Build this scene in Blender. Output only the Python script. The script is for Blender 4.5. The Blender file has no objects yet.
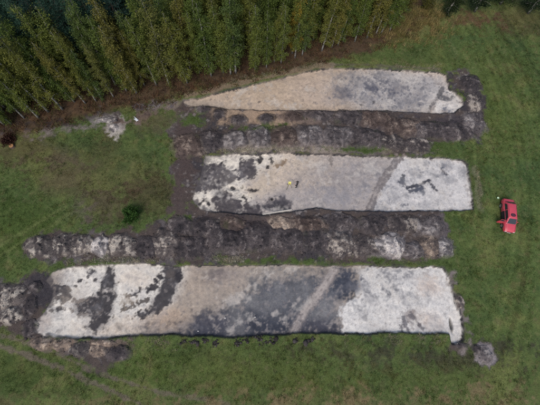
import bpy, math, random
import numpy as np
from mathutils import Matrix, Vector
rad = math.radians

# ------------------------------------------------------------------ camera
F, H, NAD = 360.0, 42.0, (254.0, 320.0)       # focal length in photo pixels, flying height, point straight below
_dn = np.array([(NAD[0]-270)/F, -(NAD[1]-202.5)/F, -1.0]); _dn /= np.linalg.norm(_dn)
_wz = -_dn; _wx = np.array([1., 0, 0]); _wx = _wx - _wx.dot(_wz)*_wz; _wx /= np.linalg.norm(_wx)
ROT = np.array([_wx, np.cross(_wz, _wx), _wz])
sc = bpy.context.scene
COL = sc.collection
cam_data = bpy.data.cameras.new('camera'); cam = bpy.data.objects.new('camera', cam_data); COL.objects.link(cam)
cam_data.sensor_fit = 'HORIZONTAL'; cam_data.sensor_width = 36; cam_data.lens = 36*F/540
cam_data.clip_start = 0.5; cam_data.clip_end = 3000
_m = Matrix.Identity(4)
for i in range(3):
    for j in range(3): _m[i][j] = ROT[i][j]
_m[2][3] = H
cam.matrix_world = _m
sc.camera = cam
# ------------------------------------------------------------------ light
SUN_EL, SUN_AZ = rad(52), rad(200)
w = bpy.data.worlds.new('World'); sc.world = w; w.use_nodes = True
nt = w.node_tree; nt.nodes.clear()
sky = nt.nodes.new('ShaderNodeTexSky'); sky.sky_type = 'NISHITA'; sky.sun_disc = False
sky.sun_elevation = SUN_EL; sky.sun_rotation = SUN_AZ; sky.air_density = 1.0; sky.dust_density = 4.0; sky.ozone_density = 1.0
bg = nt.nodes.new('ShaderNodeBackground'); bg.inputs['Strength'].default_value = 0.12
wo = nt.nodes.new('ShaderNodeOutputWorld')
nt.links.new(sky.outputs[0], bg.inputs[0]); nt.links.new(bg.outputs[0], wo.inputs[0])
sd = bpy.data.lights.new('sun', 'SUN'); sd.energy = 0.9; sd.angle = rad(35); sd.color = (1.0, 0.985, 0.96)
so = bpy.data.objects.new('sun', sd); COL.objects.link(so)
_sdir = Vector((math.sin(SUN_AZ)*math.cos(SUN_EL), math.cos(SUN_AZ)*math.cos(SUN_EL), math.sin(SUN_EL)))
so.rotation_euler = _sdir.to_track_quat('Z', 'Y').to_euler(); so.location = (0, 0, 60)
sc.view_settings.view_transform = 'Standard'; sc.view_settings.look = 'None'
sc.view_settings.gamma = 1; sc.view_settings.exposure = 0.32; sc.view_settings.use_curve_mapping = False
try: sc.cycles.max_bounces = 5; sc.cycles.use_denoising = False
except Exception: pass

# ------------------------------------------------------------------ helpers
def G(u, v, z=0.0):
    """photo pixel -> metres on the ground (survey of the site)"""
    d = ROT @ np.array([(u-270)/F, -(v-202.5)/F, -1.0]); t = (z-H)/d[2]
    return np.array([d[0]*t, d[1]*t])
def GP(pts): return np.array([G(*p) for p in pts])
def to_px(x, y, z):
    c = ROT.T @ np.array([x, y, z-H]); return 270+F*c[0]/-c[2], 202.5-F*c[1]/-c[2]
def S(r, g, b):
    f = lambda c: (c/255/12.92 if c/255 <= .04045 else ((c/255+.055)/1.055)**2.4)
    return np.array([f(r), f(g), f(b)])
def sm(a, b, x):
    t = np.clip((x-a)/(b-a), 0, 1); return t*t*(3-2*t)
def _h(ix, iy, s):
    n = (ix.astype(np.int64)*374761393 + iy.astype(np.int64)*668265263 + s*1442695041) & 0xFFFFFFFF
    n = ((n ^ (n >> 13))*1274126177) & 0xFFFFFFFF
    n = ((n ^ (n >> 15))*2246822519) & 0xFFFFFFFF
    return ((n ^ (n >> 16)) & 0xFFFFFF)/float(0xFFFFFF)
def vn(x, y, s=0):
    ix = np.floor(x); iy = np.floor(y); fx = x-ix; fy = y-iy
    fx = fx*fx*fx*(fx*(fx*6-15)+10); fy = fy*fy*fy*(fy*(fy*6-15)+10)
    a = _h(ix, iy, s); b = _h(ix+1, iy, s); c = _h(ix, iy+1, s); d = _h(ix+1, iy+1, s)
    return (a*(1-fx)+b*fx)*(1-fy)+(c*(1-fx)+d*fx)*fy
def fb(x, y, sc_=1.0, o=4, s=0):
    """fractal noise about 0, roughly -1..1; sc_ is the size of the largest lumps in metres"""
    r = 0; a = 1; t = 0; x = x/sc_; y = y/sc_
    for i in range(o):
        xr = x*.8-y*.6; yr = x*.6+y*.8
        r = r+a*(vn(xr+17.3*i, yr-9.1*i, s+i)*2-1); t += a; a *= .55; x = x*2.03; y = y*2.03
    return r/t*1.7
def sd_poly(X, Y, P, m=2.5):
    out = np.full(X.shape, 9.0)
    k = (X > P[:, 0].min()-m) & (X < P[:, 0].max()+m) & (Y > P[:, 1].min()-m) & (Y < P[:, 1].max()+m)
    x = X[k]; y = Y[k]
    if x.size == 0: return out
    d = np.full(x.shape, 1e9); ins = np.zeros(x.shape, bool)
    n = len(P)
    for i in range(n):
        ax, ay = P[i]; bx, by = P[(i+1) % n]
        ex, ey = bx-ax, by-ay; wx, wy = x-ax, y-ay
        t = np.clip((wx*ex+wy*ey)/(ex*ex+ey*ey+1e-9), 0, 1)
        d = np.minimum(d, (wx-ex*t)**2+(wy-ey*t)**2)
        c = ((ay > y) != (by > y)) & (x < (bx-ax)*(y-ay)/(by-ay+1e-12)+ax)
        ins ^= c
    out[k] = np.sqrt(d)*np.where(ins, -1, 1)
    return out
def sd_line(X, Y, P, m=4):
    out = np.full(X.shape, 9.0)
    k = (X > P[:, 0].min()-m) & (X < P[:, 0].max()+m) & (Y > P[:, 1].min()-m) & (Y < P[:, 1].max()+m)
    x = X[k]; y = Y[k]
    if x.size == 0: return out
    d = np.full(x.shape, 1e9)
    for i in range(len(P)-1):
        ax, ay = P[i]; bx, by = P[i+1]
        ex, ey = bx-ax, by-ay; wx, wy = x-ax, y-ay
        t = np.clip((wx*ex+wy*ey)/(ex*ex+ey*ey+1e-9), 0, 1)
        d = np.minimum(d, (wx-ex*t)**2+(wy-ey*t)**2)
    out[k] = np.sqrt(d)
    return out
def sd_ell(X, Y, u, v, ru, rv, ang=0):
    c = G(u, v); a = (G(u+ru, v)-c)[0]; b = abs((G(u, v-rv)-c)[1])
    ca, sa = math.cos(rad(ang)), math.sin(rad(ang))
    dx, dy = X-c[0], Y-c[1]; p = (dx*ca+dy*sa)/a; q = (-dx*sa+dy*ca)/b
    return (np.sqrt(p*p+q*q)-1)*min(a, b)

def mesh(name, V, Fc, mat=None, parent=None, col=None, smooth=False, loc=None):
    """V (n,3); Fc (m,k) array or list of faces"""
    me = bpy.data.meshes.new(name)
    if isinstance(Fc, np.ndarray):
        m, k = Fc.shape
        me.vertices.add(len(V)); me.vertices.foreach_set('co', np.asarray(V, np.float32).ravel())
        me.loops.add(m*k); me.loops.foreach_set('vertex_index', Fc.astype(np.int32).ravel())
        me.polygons.add(m); me.polygons.foreach_set('loop_start', np.arange(0, m*k, k, dtype=np.int32))
        me.polygons.foreach_set('loop_total', np.full(m, k, np.int32))
        me.update(calc_edges=True)
    else:
        me.from_pydata([tuple(map(float, v)) for v in V], [], [tuple(int(i) for i in f) for f in Fc]); me.update()
    if smooth: me.polygons.foreach_set('use_smooth', np.ones(len(me.polygons), bool))
    if col is not None:
        a = me.color_attributes.new('soil', 'FLOAT_COLOR', 'POINT')
        c4 = np.ones((len(V), 4), np.float32); c4[:, :3] = np.clip(col, 0, 1); a.data.foreach_set('color', c4.ravel())
    if mat: me.materials.append(mat)
    o = bpy.data.objects.new(name, me); COL.objects.link(o)
    if parent is not None: o.parent = parent
    if loc is not None: o.location = loc
    return o
def tag(o, label, cat=None, group=None):
    o['label'] = label
    if cat: o['category'] = cat
    if group: o['group'] = group
    return o
def empty(name, loc=(0, 0, 0), rz=0):
    o = bpy.data.objects.new(name, None); COL.objects.link(o); o.location = loc; o.rotation_euler = (0, 0, rz)
    o.empty_display_size = .3
    return o
class MB:
    """collects shapes for one mesh"""
    def __init__(s): s.v = []; s.f = []
    def add(s, V, Fs):
        b = len(s.v); s.v += [tuple(map(float, p)) for p in V]; s.f += [tuple(b+i for i in f) for f in Fs]; return s
    def box(s, c, d, rz=0, rx=0, ry=0):
        M = Matrix.Rotation(rz, 3, 'Z') @ Matrix.Rotation(ry, 3, 'Y') @ Matrix.Rotation(rx, 3, 'X'); V = []
        for z in (-.5, .5):
            for y in (-.5, .5):
                for x in (-.5, .5): V.append(M @ Vector((x*d[0], y*d[1], z*d[2])) + Vector(c))
        return s.add(V, [(0, 2, 3, 1), (4, 5, 7, 6), (0, 1, 5, 4), (2, 6, 7, 3), (0, 4, 6, 2), (1, 3, 7, 5)])
    def tube(s, pts, rs, n=8, cap=True):
        pts = [Vector(p) for p in pts]; V = []; Fs = []
        for i, p in enumerate(pts):
            t = (pts[min(i+1, len(pts)-1)]-pts[max(i-1, 0)])
            t = t.normalized() if t.length > 1e-9 else Vector((0, 0, 1))
            a = t.orthogonal().normalized() if abs(t.z) < .9 else Vector((1, 0, 0)).cross(t).normalized()
            b = t.cross(a)
            for k in range(n):
                q = 2*math.pi*k/n; V.append(p+(a*math.cos(q)+b*math.sin(q))*rs[i])
        for i in range(len(pts)-1):
            for k in range(n):
                Fs.append((i*n+k, i*n+(k+1) % n, (i+1)*n+(k+1) % n, (i+1)*n+k))
        if cap: Fs += [tuple(range(n))[::-1], tuple((len(pts)-1)*n+k for k in range(n))]
        return s.add(V, Fs)
    def lathe(s, prof, c=(0, 0, 0), n=16, axis='z'):
        V = []; Fs = []
        for r, z in prof:
            for k in range(n):
                q = 2*math.pi*k/n; a, b = r*math.cos(q), r*math.sin(q)
                V.append((c[0]+a, c[1]+b, c[2]+z) if axis == 'z' else (c[0]+z, c[1]+a, c[2]+b))
        for i in range(len(prof)-1):
            for k in range(n): Fs.append((i*n+k, i*n+(k+1) % n, (i+1)*n+(k+1) % n, (i+1)*n+k))
        return s.add(V, Fs)
    def build(s, name, mat, parent=None, smooth=False, bevel=0, sub=0):
        o = mesh(name, s.v, s.f, mat, parent, smooth=smooth)
        if bevel:
            b = o.modifiers.new('bevel', 'BEVEL'); b.width = bevel; b.segments = 2; b.limit_method = 'ANGLE'
        if sub:
            b = o.modifiers.new('sub', 'SUBSURF'); b.levels = sub; b.render_levels = sub
        return o

# ------------------------------------------------------------------ materials
def material(name):
    m = bpy.data.materials.new(name); m.use_nodes = True
    return m, m.node_tree, m.node_tree.nodes['Principled BSDF']
def noise(t, scale, detail=4, rough=.6, coord='Object'):
    tc = t.nodes.new('ShaderNodeTexCoord'); n = t.nodes.new('ShaderNodeTexNoise')
    n.inputs['Scale'].default_value = scale; n.inputs['Detail'].default_value = detail; n.inputs['Roughness'].default_value = rough
    t.links.new(tc.outputs[coord], n.inputs['Vector']); return n
def ramp(t, src, a, b, ca, cb):
    r = t.nodes.new('ShaderNodeValToRGB'); e = r.color_ramp.elements
    e[0].position = a; e[1].position = b; e[0].color = (*ca, 1); e[1].color = (*cb, 1)
    t.links.new(src, r.inputs[0]); return r
def mul(t, a, b, mode='MULTIPLY', fac=1.0):
    m = t.nodes.new('ShaderNodeMix'); m.data_type = 'RGBA'; m.blend_type = mode; m.inputs[0].default_value = fac
    t.links.new(a, m.inputs[6]); t.links.new(b, m.inputs[7]); return m.outputs[2]
def soil_material(name, grain=14.0, bump=.5, amp=.36):
    m, t, p = material(name)
    a = t.nodes.new('ShaderNodeAttribute'); a.attribute_name = 'soil'
    n1 = noise(t, grain, 5, .7); n2 = noise(t, 2.6, 5, .65)
    r1 = ramp(t, n1.outputs[0], .28, .74, (1-amp,)*3, (1+amp,)*3)
    r2 = ramp(t, n2.outputs[0], .3, .7, (.84, .84, .86), (1.14, 1.13, 1.11))
    c = mul(t, a.outputs[0], r1.outputs[0]); c = mul(t, c, r2.outputs[0])
    t.links.new(c, p.inputs['Base Color'])
    p.inputs['Roughness'].default_value = .95; p.inputs['Specular IOR Level'].default_value = .12
    b = t.nodes.new('ShaderNodeBump'); b.inputs['Strength'].default_value = bump; b.inputs['Distance'].default_value = .06
    t.links.new(n1.outputs[0], b.inputs['Height']); t.links.new(b.outputs[0], p.inputs['Normal'])
    return m
M_GROUND = soil_material('turf_and_soil', 9, .6)
M_SAND = soil_material('trench_sand', 7, .25, .13)
M_SPOIL = soil_material('spoil_soil', 8, .9)
M_TRACK = soil_material('track_soil', 10, .5)
def plain(name, c, rough=.6, spec=.3, metal=0, var=.12, scale=6):
    m, t, p = material(name)
    n = noise(t, scale, 3)
    c = np.array(c, float); r = ramp(t, n.outputs[0], .3, .7, tuple(c*(1-var)), tuple(np.clip(c*(1+var), 0, 1)))
    t.links.new(r.outputs[0], p.inputs['Base Color'])
    p.inputs['Roughness'].default_value = rough; p.inputs['Specular IOR Level'].default_value = spec; p.inputs['Metallic'].default_value = metal
    return m
def leaf_material(name, attr=None):
    m, t, p = material(name)
    out = t.nodes['Material Output']
    if attr:
        a = t.nodes.new('ShaderNodeAttribute'); a.attribute_name = attr; c = a.outputs[0]
    else:
        oi = t.nodes.new('ShaderNodeObjectInfo'); a = t.nodes.new('ShaderNodeAttribute'); a.attribute_name = 'soil'
        c = mul(t, oi.outputs['Color'], a.outputs[0])
    n = noise(t, 1.3, 2); r = ramp(t, n.outputs[0], .3, .7, (.75, .78, .8), (1.25, 1.2, 1.1)); c = mul(t, c, r.outputs[0])
    t.links.new(c, p.inputs['Base Color']); p.inputs['Roughness'].default_value = .7; p.inputs['Specular IOR Level'].default_value = .2
    tr = t.nodes.new('ShaderNodeBsdfTranslucent'); t.links.new(c, tr.inputs[0])
    mx = t.nodes.new('ShaderNodeMixShader'); mx.inputs[0].default_value = .38
    t.links.new(p.outputs[0], mx.inputs[1]); t.links.new(tr.outputs[0], mx.inputs[2]); t.links.new(mx.outputs[0], out.inputs[0])
    return m
M_LEAF = leaf_material('leaves'); M_BLADE = leaf_material('grass_blades', 'soil')
def bark(name, c, c2, s):
    m, t, p = material(name)
    tc = t.nodes.new('ShaderNodeTexCoord'); mp = t.nodes.new('ShaderNodeMapping'); mp.inputs['Scale'].default_value = (2, 2, 9)
    n = t.nodes.new('ShaderNodeTexNoise'); n.inputs['Scale'].default_value = s; n.inputs['Detail'].default_value = 4
    t.links.new(tc.outputs['Object'], mp.inputs[0]); t.links.new(mp.outputs[0], n.inputs[0])
    r = ramp(t, n.outputs[0], .42, .56, c2, c); t.links.new(r.outputs[0], p.inputs['Base Color']); p.inputs['Roughness'].default_value = .9
    return m
M_BIRCH = bark('birch_bark', (.33, .32, .295), (.085, .08, .075), .7)
M_PINE = bark('pine_bark', (.17, .11, .08), (.05, .04, .035), 1.2)

# ------------------------------------------------------------------ site survey: outlines in metres
TRENCH = [
 GP([(183,100),(200,97.5),(235,88.5),(275,79),(310,71),(330,68),(380,68.5),(440,71.5),(447,74),(449,85),(455,92),(463,98),(464,105),(455,113),(430,112.5),(410,112),(380,110),(345,111),(300,110),(255,110),(230,109),(215,106),(200,106.5),(187,107)]),
 GP([(204,156),(230,154),(290,153),(340,155),(400,156),(440,158),(463,160),(468,164),(471,190),(474,210),(440,211),(400,212),(340,211),(318,208),(300,211),(262,216),(245,215),(215,212),(200,210),(193,200),(195,190),(200,180),(203,165)]),
 GP([(52,273),(62,268),(85,265),(150,263),(180,266),(230,265),(300,265),(360,266),(400,266),(445,267),(452,280),(457,300),(463,320),(464,342),(452,343),(450,333.5),(420,333),(345,334),(300,333.5),(235,337),(190,335.5),(150,335),(100,339),(60,338),(45,336),(33,330),(38,320),(46,310),(52,300),(54,290),(46,281)])]
DEPTH = [.30, .30, .32]
def wob(X, Y): return .10*fb(X, Y, 1.6, 3, 5)+.05*fb(X, Y, .4, 2, 8)
def trench_sd(X, Y):
    wv = wob(X, Y)
    return [sd_poly(X, Y, P)+wv for P in TRENCH]
def ramp_end(i, X, Y):
    """0 at the left ends, where the trenches run out into the spoil without a cut edge"""
    p = [G(183, 103), G(198, 180), G(46, 300)][i]; q = [G(196, 103), G(225, 180), G(74, 300)][i]
    return sm(p[0], q[0], X+.5*fb(X, Y, 1.5, 2, 15))
def ground_z(X, Y, ts=None):
    if ts is None: ts = trench_sd(X, Y)
    z = .10*fb(X, Y, 9, 2, 21)+.035*fb(X, Y, .8, 3, 22)
    for i, (d, dep) in enumerate(zip(ts, DEPTH)):
        r = ramp_end(i, X, Y)
        z = z-dep*(.25+.75*r)*sm(.02, -.12-.5*(1-r), d)+.05*r*sm(.9, .1, d)*sm(-.05, .1, d)
    for (a, b) in [((0,331),(150,400)), ((0,341),(120,400))]:
        pass
    return z

# palette (real surface colours)
WHITE = S(212,207,202); PALE = S(190,183,178); TAN = S(176,158,141); GREY = S(150,144,143); SLATE = S(82,82,92)
DARK = S(60,58,62); PEAT = S(50,49,53); TOP = S(80,72,68); BLUE = S(110,112,120)
GRASS = S(80,96,54); GRASS2 = S(100,109,64); GRASS3 = S(66,85,50); DRY = S(110,100,72); BROWN = S(82,68,54); LITTER = S(80,63,52)

BARE = [
 GP([(180,104),(184,101),(230,105),(330,106),(455,108),(466,100),(450,85),(449,72),(468,70),(478,84),(484,110),(484,128),(478,140),(445,143),(432,152),(400,156),(205,156),(203,175),(195,200),(180,216),(170,208),(180,190),(169,172),(178,152),(167,132),(178,118)]),
 GP([(190,205),(205,207),(330,204),(440,206),(446,225),(450,245),(445,258),(430,265),(150,265),(60,272),(40,262),(28,256),(28,238),(60,231),(100,232),(140,232),(165,220)]),
 GP([(-15,284),(22,282),(38,272),(62,270),(66,290),(45,312),(38,328),(60,340),(130,339),(133,352),(120,364),(106,368),(80,362),(50,352),(25,340),(-15,325)]),
 GP([(452,275),(458,290),(462,310),(467,330),(466,344),(462,349),(452,347),(448,300)]),
 GP([(476,345),(486,346),(496,360),(490,368),(478,358)]),
]
FOREST = GP([(-80,170),(0,142),(40,131),(70,121),(110,113),(140,106),(190,93),(250,79),(320,63),(370,50),(400,38),(425,22),(435,-25),(200,-60),(-150,-60)])

def site(X, Y):
    """surface colour and grass cover of the site, per point"""
    ts = trench_sd(X, Y)
    n1 = fb(X, Y, 6, 4, 31); n2 = fb(X, Y, 1.5, 4, 32); n3 = fb(X, Y, .45, 3, 33); n4 = fb(X, Y, 14, 3, 34); n5 = fb(X, Y, .22, 2, 35)
    mixc = lambda c, m, k: c*(1-m[:, None])+np.asarray(k)*m[:, None]
    one = np.ones(X.shape)
    c = one[:, None]*GRASS
    c = mixc(c, sm(-.1, .7, n1*.6+n2*.5), GRASS2)
    c = mixc(c, sm(.0, .8, -n1*.5-n2*.5), GRASS3)
    c = mixc(c, .30*sm(.15, .8, n2*.55+n3*.55), BROWN); c = mixc(c, .3*sm(.35, .9, n3*.8+n5*.5-.3*n2), S(112,110,76)); c = mixc(c, .25*sm(.3, .9, -n3*.8-n5*.4), S(50,60,38))
    def patch(c, u, v, ru, rv, k, a=1., soft=.8, br=.8, ang=0, sc_=None):
        d = sd_ell(X, Y, u, v, ru, rv, ang)+br*(n2*.7+n3*.5)
        return mixc(c, a*sm(soft, -soft, d), k)
    # field colours
    for q in [(95,170,60,26,BROWN,.34),(60,180,26,18,S(92,78,66),.55),(105,205,26,16,S(84,70,60),.7),(80,212,12,9,S(98,90,84),.6),(150,195,24,18,BROWN,.6),(30,150,40,14,S(86,72,56),.6),(155,120,22,12,S(98,84,70),.6),
              (110,140,10,16,S(92,72,56),.6),(75,140,16,10,GRASS3,.7),(130,150,26,12,GRASS3,.6),(20,225,40,26,S(68,84,40),.7),(60,200,14,10,GRASS,.5),(50,160,14,6,S(104,92,80),.4),
              (470,18,24,7,S(98,70,58),.8),(525,20,30,14,BROWN,.5),(400,20,34,18,S(118,104,70),.8),(415,60,60,7,S(74,84,46),.5),(500,110,20,40,S(84,92,46),.35),
              (240,372,90,20,S(84,92,46),.45),(420,355,60,5,S(66,58,52),.55),(450,362,40,4,S(62,56,52),.5),(300,385,60,12,S(86,90,48),.35),(420,380,50,10,S(86,90,48),.35),
              (340,404,60,3,S(120,108,80),.4),(400,402,80,2.6,S(128,115,86),.75),(250,405,60,2.4,S(104,92,68),.4),(20,370,60,22,S(58,72,36),.6),(130,372,40,14,S(70,88,42),.5)]:
        c = patch(c, *q[:5], q[5]*.9, 1.1, 1.9)
    # faint mowing lines on the field to the right, and lighter streaks on the left
    c0 = G(300, 130); rr = np.hypot(X-c0[0]+20, Y-c0[1])
    st = vn(rr*1.9, rr*0, 77)*.6+vn(rr*.8+np.sin(Y*.2)*.3, Y*.05, 78)*.4
    k = sm(24, 29, X)
    c = c*(1+(k*(st-.5)*.55)[:, None])
    for L in [[(0,246),(40,222),(66,206)], [(0,256),(48,228),(72,212)]]:
        d = sd_line(X, Y, GP(L)); c = mixc(c, .4*sm(.35, .05, d+.15*n3), S(112,120,76))
    grass = one.copy()
    # forest floor
    d = sd_poly(X, Y, FOREST, 6)+.9*n2+.3*n3
    fm = sm(.9, -.7, d); c = mixc(c, .9*fm, LITTER*(1.0)); c = mixc(c, fm*.6*sm(.1, .7, n2), S(98,76,58)); c = mixc(c, fm*.5*sm(.1, .6, n3), S(52,44,38))
    grass *= 1-.85*fm
    # grey soil and white sand along the edge of the wood
    for q in [(108,119,13,3.2,WHITE,.95),(113,127,5,5,PALE,.8),(118,131,4,3,PALE,.6),(90,127,16,2,S(125,118,116),.7),(65,131,22,2.4,S(120,112,108),.55),(150,110,24,3.5,S(112,100,94),.7),
              (172,104,20,4.5,S(120,108,100),.8),(90,120,26,2,S(56,50,52),.7),(150,106,10,1.2,S(104,104,112),.6),(142,117,10,3,S(108,92,82),.7),(108,114,14,1.5,S(58,52,52),.7)]:
        m = sm(.5, -.4, sd_ell(X, Y, *q[:4], 8)+.8*n2+.5*n3)*q[5]; c = mixc(c, m, q[4]); grass *= 1-m
    # bare soil round the trenches
    bare = np.zeros(X.shape)
    for P in BARE:
        d = sd_poly(X, Y, P)+.6*n2+.4*n3; bare = np.maximum(bare, sm(.35, -.3, d))
    sw = fb(X+1.2*n2, Y+1.2*n1, 1.1, 4, 41)
    bc = one[:, None]*TOP
    bc = mixc(bc, sm(-.2, .5, n1*.5+sw*.6), DARK); bc = mixc(bc, .5*sm(.3, .8, sw), S(112,106,104)); bc = mixc(bc, .45*sm(.6, 1., n3+.3*sw), S(150,143,138))
    def bp(u, v, ru, rv, k, a=.85, ang=0):
        nonlocal bc
        bc = mixc(bc, a*sm(.5, -.5, sd_ell(X, Y, u, v, ru, rv, ang)+.6*n2+.4*n3), k)
    for q in [(262,118,40,8,S(166,144,122)),(225,112,20,4,S(150,132,114)),(310,116,22,6,S(110,98,92)),(315,142,28,10,S(130,120,116)),(430,130,50,8,S(74,68,70)),(470,100,12,16,DARK),(455,122,30,6,S(70,65,68)),
              (285,150,70,3,S(150,140,128)),(285,225,20,8,S(112,100,94)),(388,246,20,12,S(132,126,126)),(230,232,40,14,S(64,58,60)),(60,345,26,6,S(128,112,98)),(110,345,20,5,S(110,98,88)),
              (45,290,16,18,DARK),(10,300,14,16,S(112,104,100)),(185,150,9,40,S(78,68,66)),(445,225,6,10,S(96,90,92)),(485,356,9,8,S(140,134,134)),(460,310,5,28,S(130,122,118))]:
        bp(*q)
    c = mixc(c, bare, bc) if False else c*(1-bare[:, None])+bc*bare[:, None]
    grass *= 1-bare
    # grass left growing between the heaps
    for q in [(194,119,12,5),(205,112,5,4),(262,128,16,2.5),(240,127,8,3),(360,149,16,3),(440,146,14,5),(300,262,26,2.5),(245,262,12,2),(395,261,16,3),(75,263,30,3),(430,262,16,3),(186,222,6,3),(435,76,8,4),(470,96,3,4),(60,268,8,3),(55,275,5,4)]:
        m = sm(.3, -.3, sd_ell(X, Y, *q)+.6*n2+.3*n3); c = mixc(c, m, GRASS*.9); grass = np.maximum(grass, m*.9)
    # bank along the north edge of the first trench
    d = sd_line(X, Y, GP([(186,96),(235,84.5),(275,75.5),(310,68),(332,65.2)])); m = sm(.65, .2, d+.25*n2); c = mixc(c, m*.85, S(132,116,98)); grass *= 1-.8*m
    d = sd_line(X, Y, GP([(332,65),(380,66),(440,69)])); m = sm(.45, .1, d+.25*n2); c = mixc(c, m*.6, S(104,98,88)); grass *= 1-.5*m
    d = sd_line(X, Y, GP([(474,168),(477,190),(479,206)])); m = sm(.7, .1, d+.5*n2); c = mixc(c, m*.5, S(128,124,104))
    # wheel ruts
    for L in [[(-20,327),(0,334),(40,347),(70,360),(110,377),(160,392),(230,404)], [(-20,340),(0,346),(40,360),(70,372),(105,388),(150,408)]]:
        d = sd_line(X, Y, GP(L), 3); m = sm(.36, .12, d+.2*n2+.16*n3)*sm(-1.0, .2, n1+.7*n2); c = mixc(c, m*.8, S(106,97,86)); grass *= 1-.6*m
    # ---------------- trench floors
    def tr(i, base, edge=.3):
        d = ts[i]; return sm(.06, -.06, d), d
    # trench nearest the wood
    T1 = one[:, None]*S(178,161,145)
    def P1(T, shp, k, a=1., soft=.35, br=.35, ang=0):
        if len(shp) and isinstance(shp[0], tuple): d = sd_poly(X, Y, GP(shp))
        else: d = sd_ell(X, Y, *shp, ang)
        return mixc(T, a*sm(soft, -soft, d+br*(n2*.8+n3*.85+n5*.5)), k)
    def L1(T, pts, k, r, a=1., br=.15):
        d = sd_line(X, Y, GP(pts)); return mixc(T, a*sm(r, r*.4, d+br*(n2+n3+n5)), k)
    T1 = P1(T1, (270,98,60,14), S(186,168,150), .8, 1.2); T1 = P1(T1, (205,103,22,4), S(170,158,148), .7, .6)
    T1 = P1(T1, (320,90,26,14), S(182,166,154), .7, 1.2); T1 = P1(T1, (400,90,60,22), S(190,186,184), .9, 1.6)
    for q in [(343,92,12,10,.5),(358,83,9,7,.4),(375,88,6,6,.75),(394,92,5,4,.7),(372,97,14,6,.45),(398,86,9,7,.5),(410,100,12,8,.5),(421,93,7,9,.5),(383,74,9,4,.45),(350,75,10,4,.35),(432,84,8,6,.3),(405,108,18,3,.4)]:
        T1 = P1(T1, q[:4], S(92,93,104), min(1, q[4]*1.3), .95, .6)
    T1 = P1(T1, (342,94,6,5), S(98,97,106), .55, .8, .6)
    T1 = P1(T1, [(452,88),(463,98),(464,106),(455,112),(431,112),(440,99)], WHITE, .85, .3)
    T1 = L1(T1, [(444,86),(440,95),(433,104),(429,112)], S(92,90,92), .38, .85); T1 = P1(T1, (447,96,6,3.2), S(78,78,84), .9, .3, .3, 12); T1 = P1(T1, (446,109,4.5,2.6), S(92,96,110), .8, .3); T1 = P1(T1, (447,100,13,1.3), PALE, .8, .2)
    T1 = mixc(T1, .35*sm(.2, .8, n3+.4*n2), S(128,118,112)); T1 = mixc(T1, .3*sm(.3, .9, n3*.8+n5*.6)*sm(G(335,90)[0], G(360,90)[0], X), S(104,104,114))
    for q in [(383,98),(375,101),(362,104),(259,101),(240,100),(247,88)]: T1 = P1(T1, (*q,1.3,1.1), DARK, .7, .12, .15)
    # middle trench
    T2 = one[:, None]*S(172,164,160)
    T2 = P1(T2, [(203,155),(268,152),(290,158),(262,172),(240,183),(252,196),(240,214),(196,211),(192,195),(202,176)], S(222,214,202), .95, .6)
    T2 = P1(T2, [(262,172),(292,156),(318,160),(290,176),(262,196),(244,190)], S(206,190,170), .75, .9)
    T2 = P1(T2, (315,175,50,20), S(184,170,158), .6, 1.5); T2 = P1(T2, [(397,156),(470,160),(475,212),(370,212)], S(204,201,200), .92, .6)
    for q in [(350,180,30,16,.35),(345,196,34,8,.35),(380,172,16,10,.3),(330,172,16,6,.25),(315,195,20,6,.3)]: T2 = P1(T2, q[:4], S(132,132,140), min(1,q[4]*1.2), 1.3, .8)
    for PQ in ([(196,161),(212,164),(228,166),(239,176),(233,183),(222,188),(205,192),(196,190)], [(213,192),(226,190),(240,198),(244,213),(222,213),(211,204)], [(241,158),(252,157),(258,167),(254,177),(240,178),(236,170)], [(242,204),(256,203),(261,212),(258,220),(243,218)]):
        T2 = P1(T2, PQ, S(80,76,80), .9, .24, .36)
    T2 = mixc(T2, .6*sm(.35, .75, n3*.8+n5*.6+.3*n2)*sm(.5, -.3, sd_poly(X, Y, GP([(194,158),(240,164),(246,214),(194,213)]))), S(176,170,164))
    for q in [(213,173,9,6,.6),(203,170,8,9,.8),(206,186,8,5,.7),(247,167,9,8,.95),(220,191,8,6,.65),(229,203,13,8,.85),(251,210,8,6,1),(215,205,6,5,.6),(242,160,4,3,.8),(206,160,7,3,.6),(196,188,4,5,.5)]:
        T2 = P1(T2, q[:4], S(78,74,78), q[4]*.8, .2, .55)
    for q in [(232.5,187.5,6,2.4),(260,158,1.8,3.5),(267,167,2,2.5),(271,158,1.2,2.5),(204,199,2.5,2),(209,203,2.2,1.6),(199,204,1.5,1.2),(242,197,3,1.5),(225,160,2,1.4),(206,178,1.5,1.2),(252,190,4,1)]:
        T2 = P1(T2, q, PEAT, .95, .12, .18)
    T2 = L1(T2, [(277,166),(285,161)], S(124,104,84), .3, .8); T2 = L1(T2, [(331,155),(332,168)], S(120,112,108), .22, .7)
    T2 = P1(T2, (277,204,14,6.5), S(82,80,86), .92, .25, .25); T2 = P1(T2, (277,205,9,4), S(66,65,71), .7, .3, .3)  # dark oval in the floor, darker towards its middle
    for o_ in (-2.6, 2.2): T2 = L1(T2, [(400+o_,157),(388+o_,174),(378+o_,188),(369+o_,211)], S(100,96,98), .28, .85, .14)
    T2 = L1(T2, [(400,157),(388,174),(378,188),(369,211)], S(138,131,130), .6, .6)
    T2 = L1(T2, [(408,187.5),(420,184),(431,179.5)], S(58,60,70), .3, .95, .1)
    T2 = L1(T2, [(411,191),(424,187)], S(66,68,78), .26, .9, .1); T2 = L1(T2, [(432,183),(437,190)], S(62,64,74), .34, .9, .12); T2 = L1(T2, [(442,169),(448,174)], S(62,64,74), .3, .9, .1)
    T2 = L1(T2, [(404,175),(403,181),(408,186)], S(74,76,84), .36, .85, .15)
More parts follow.
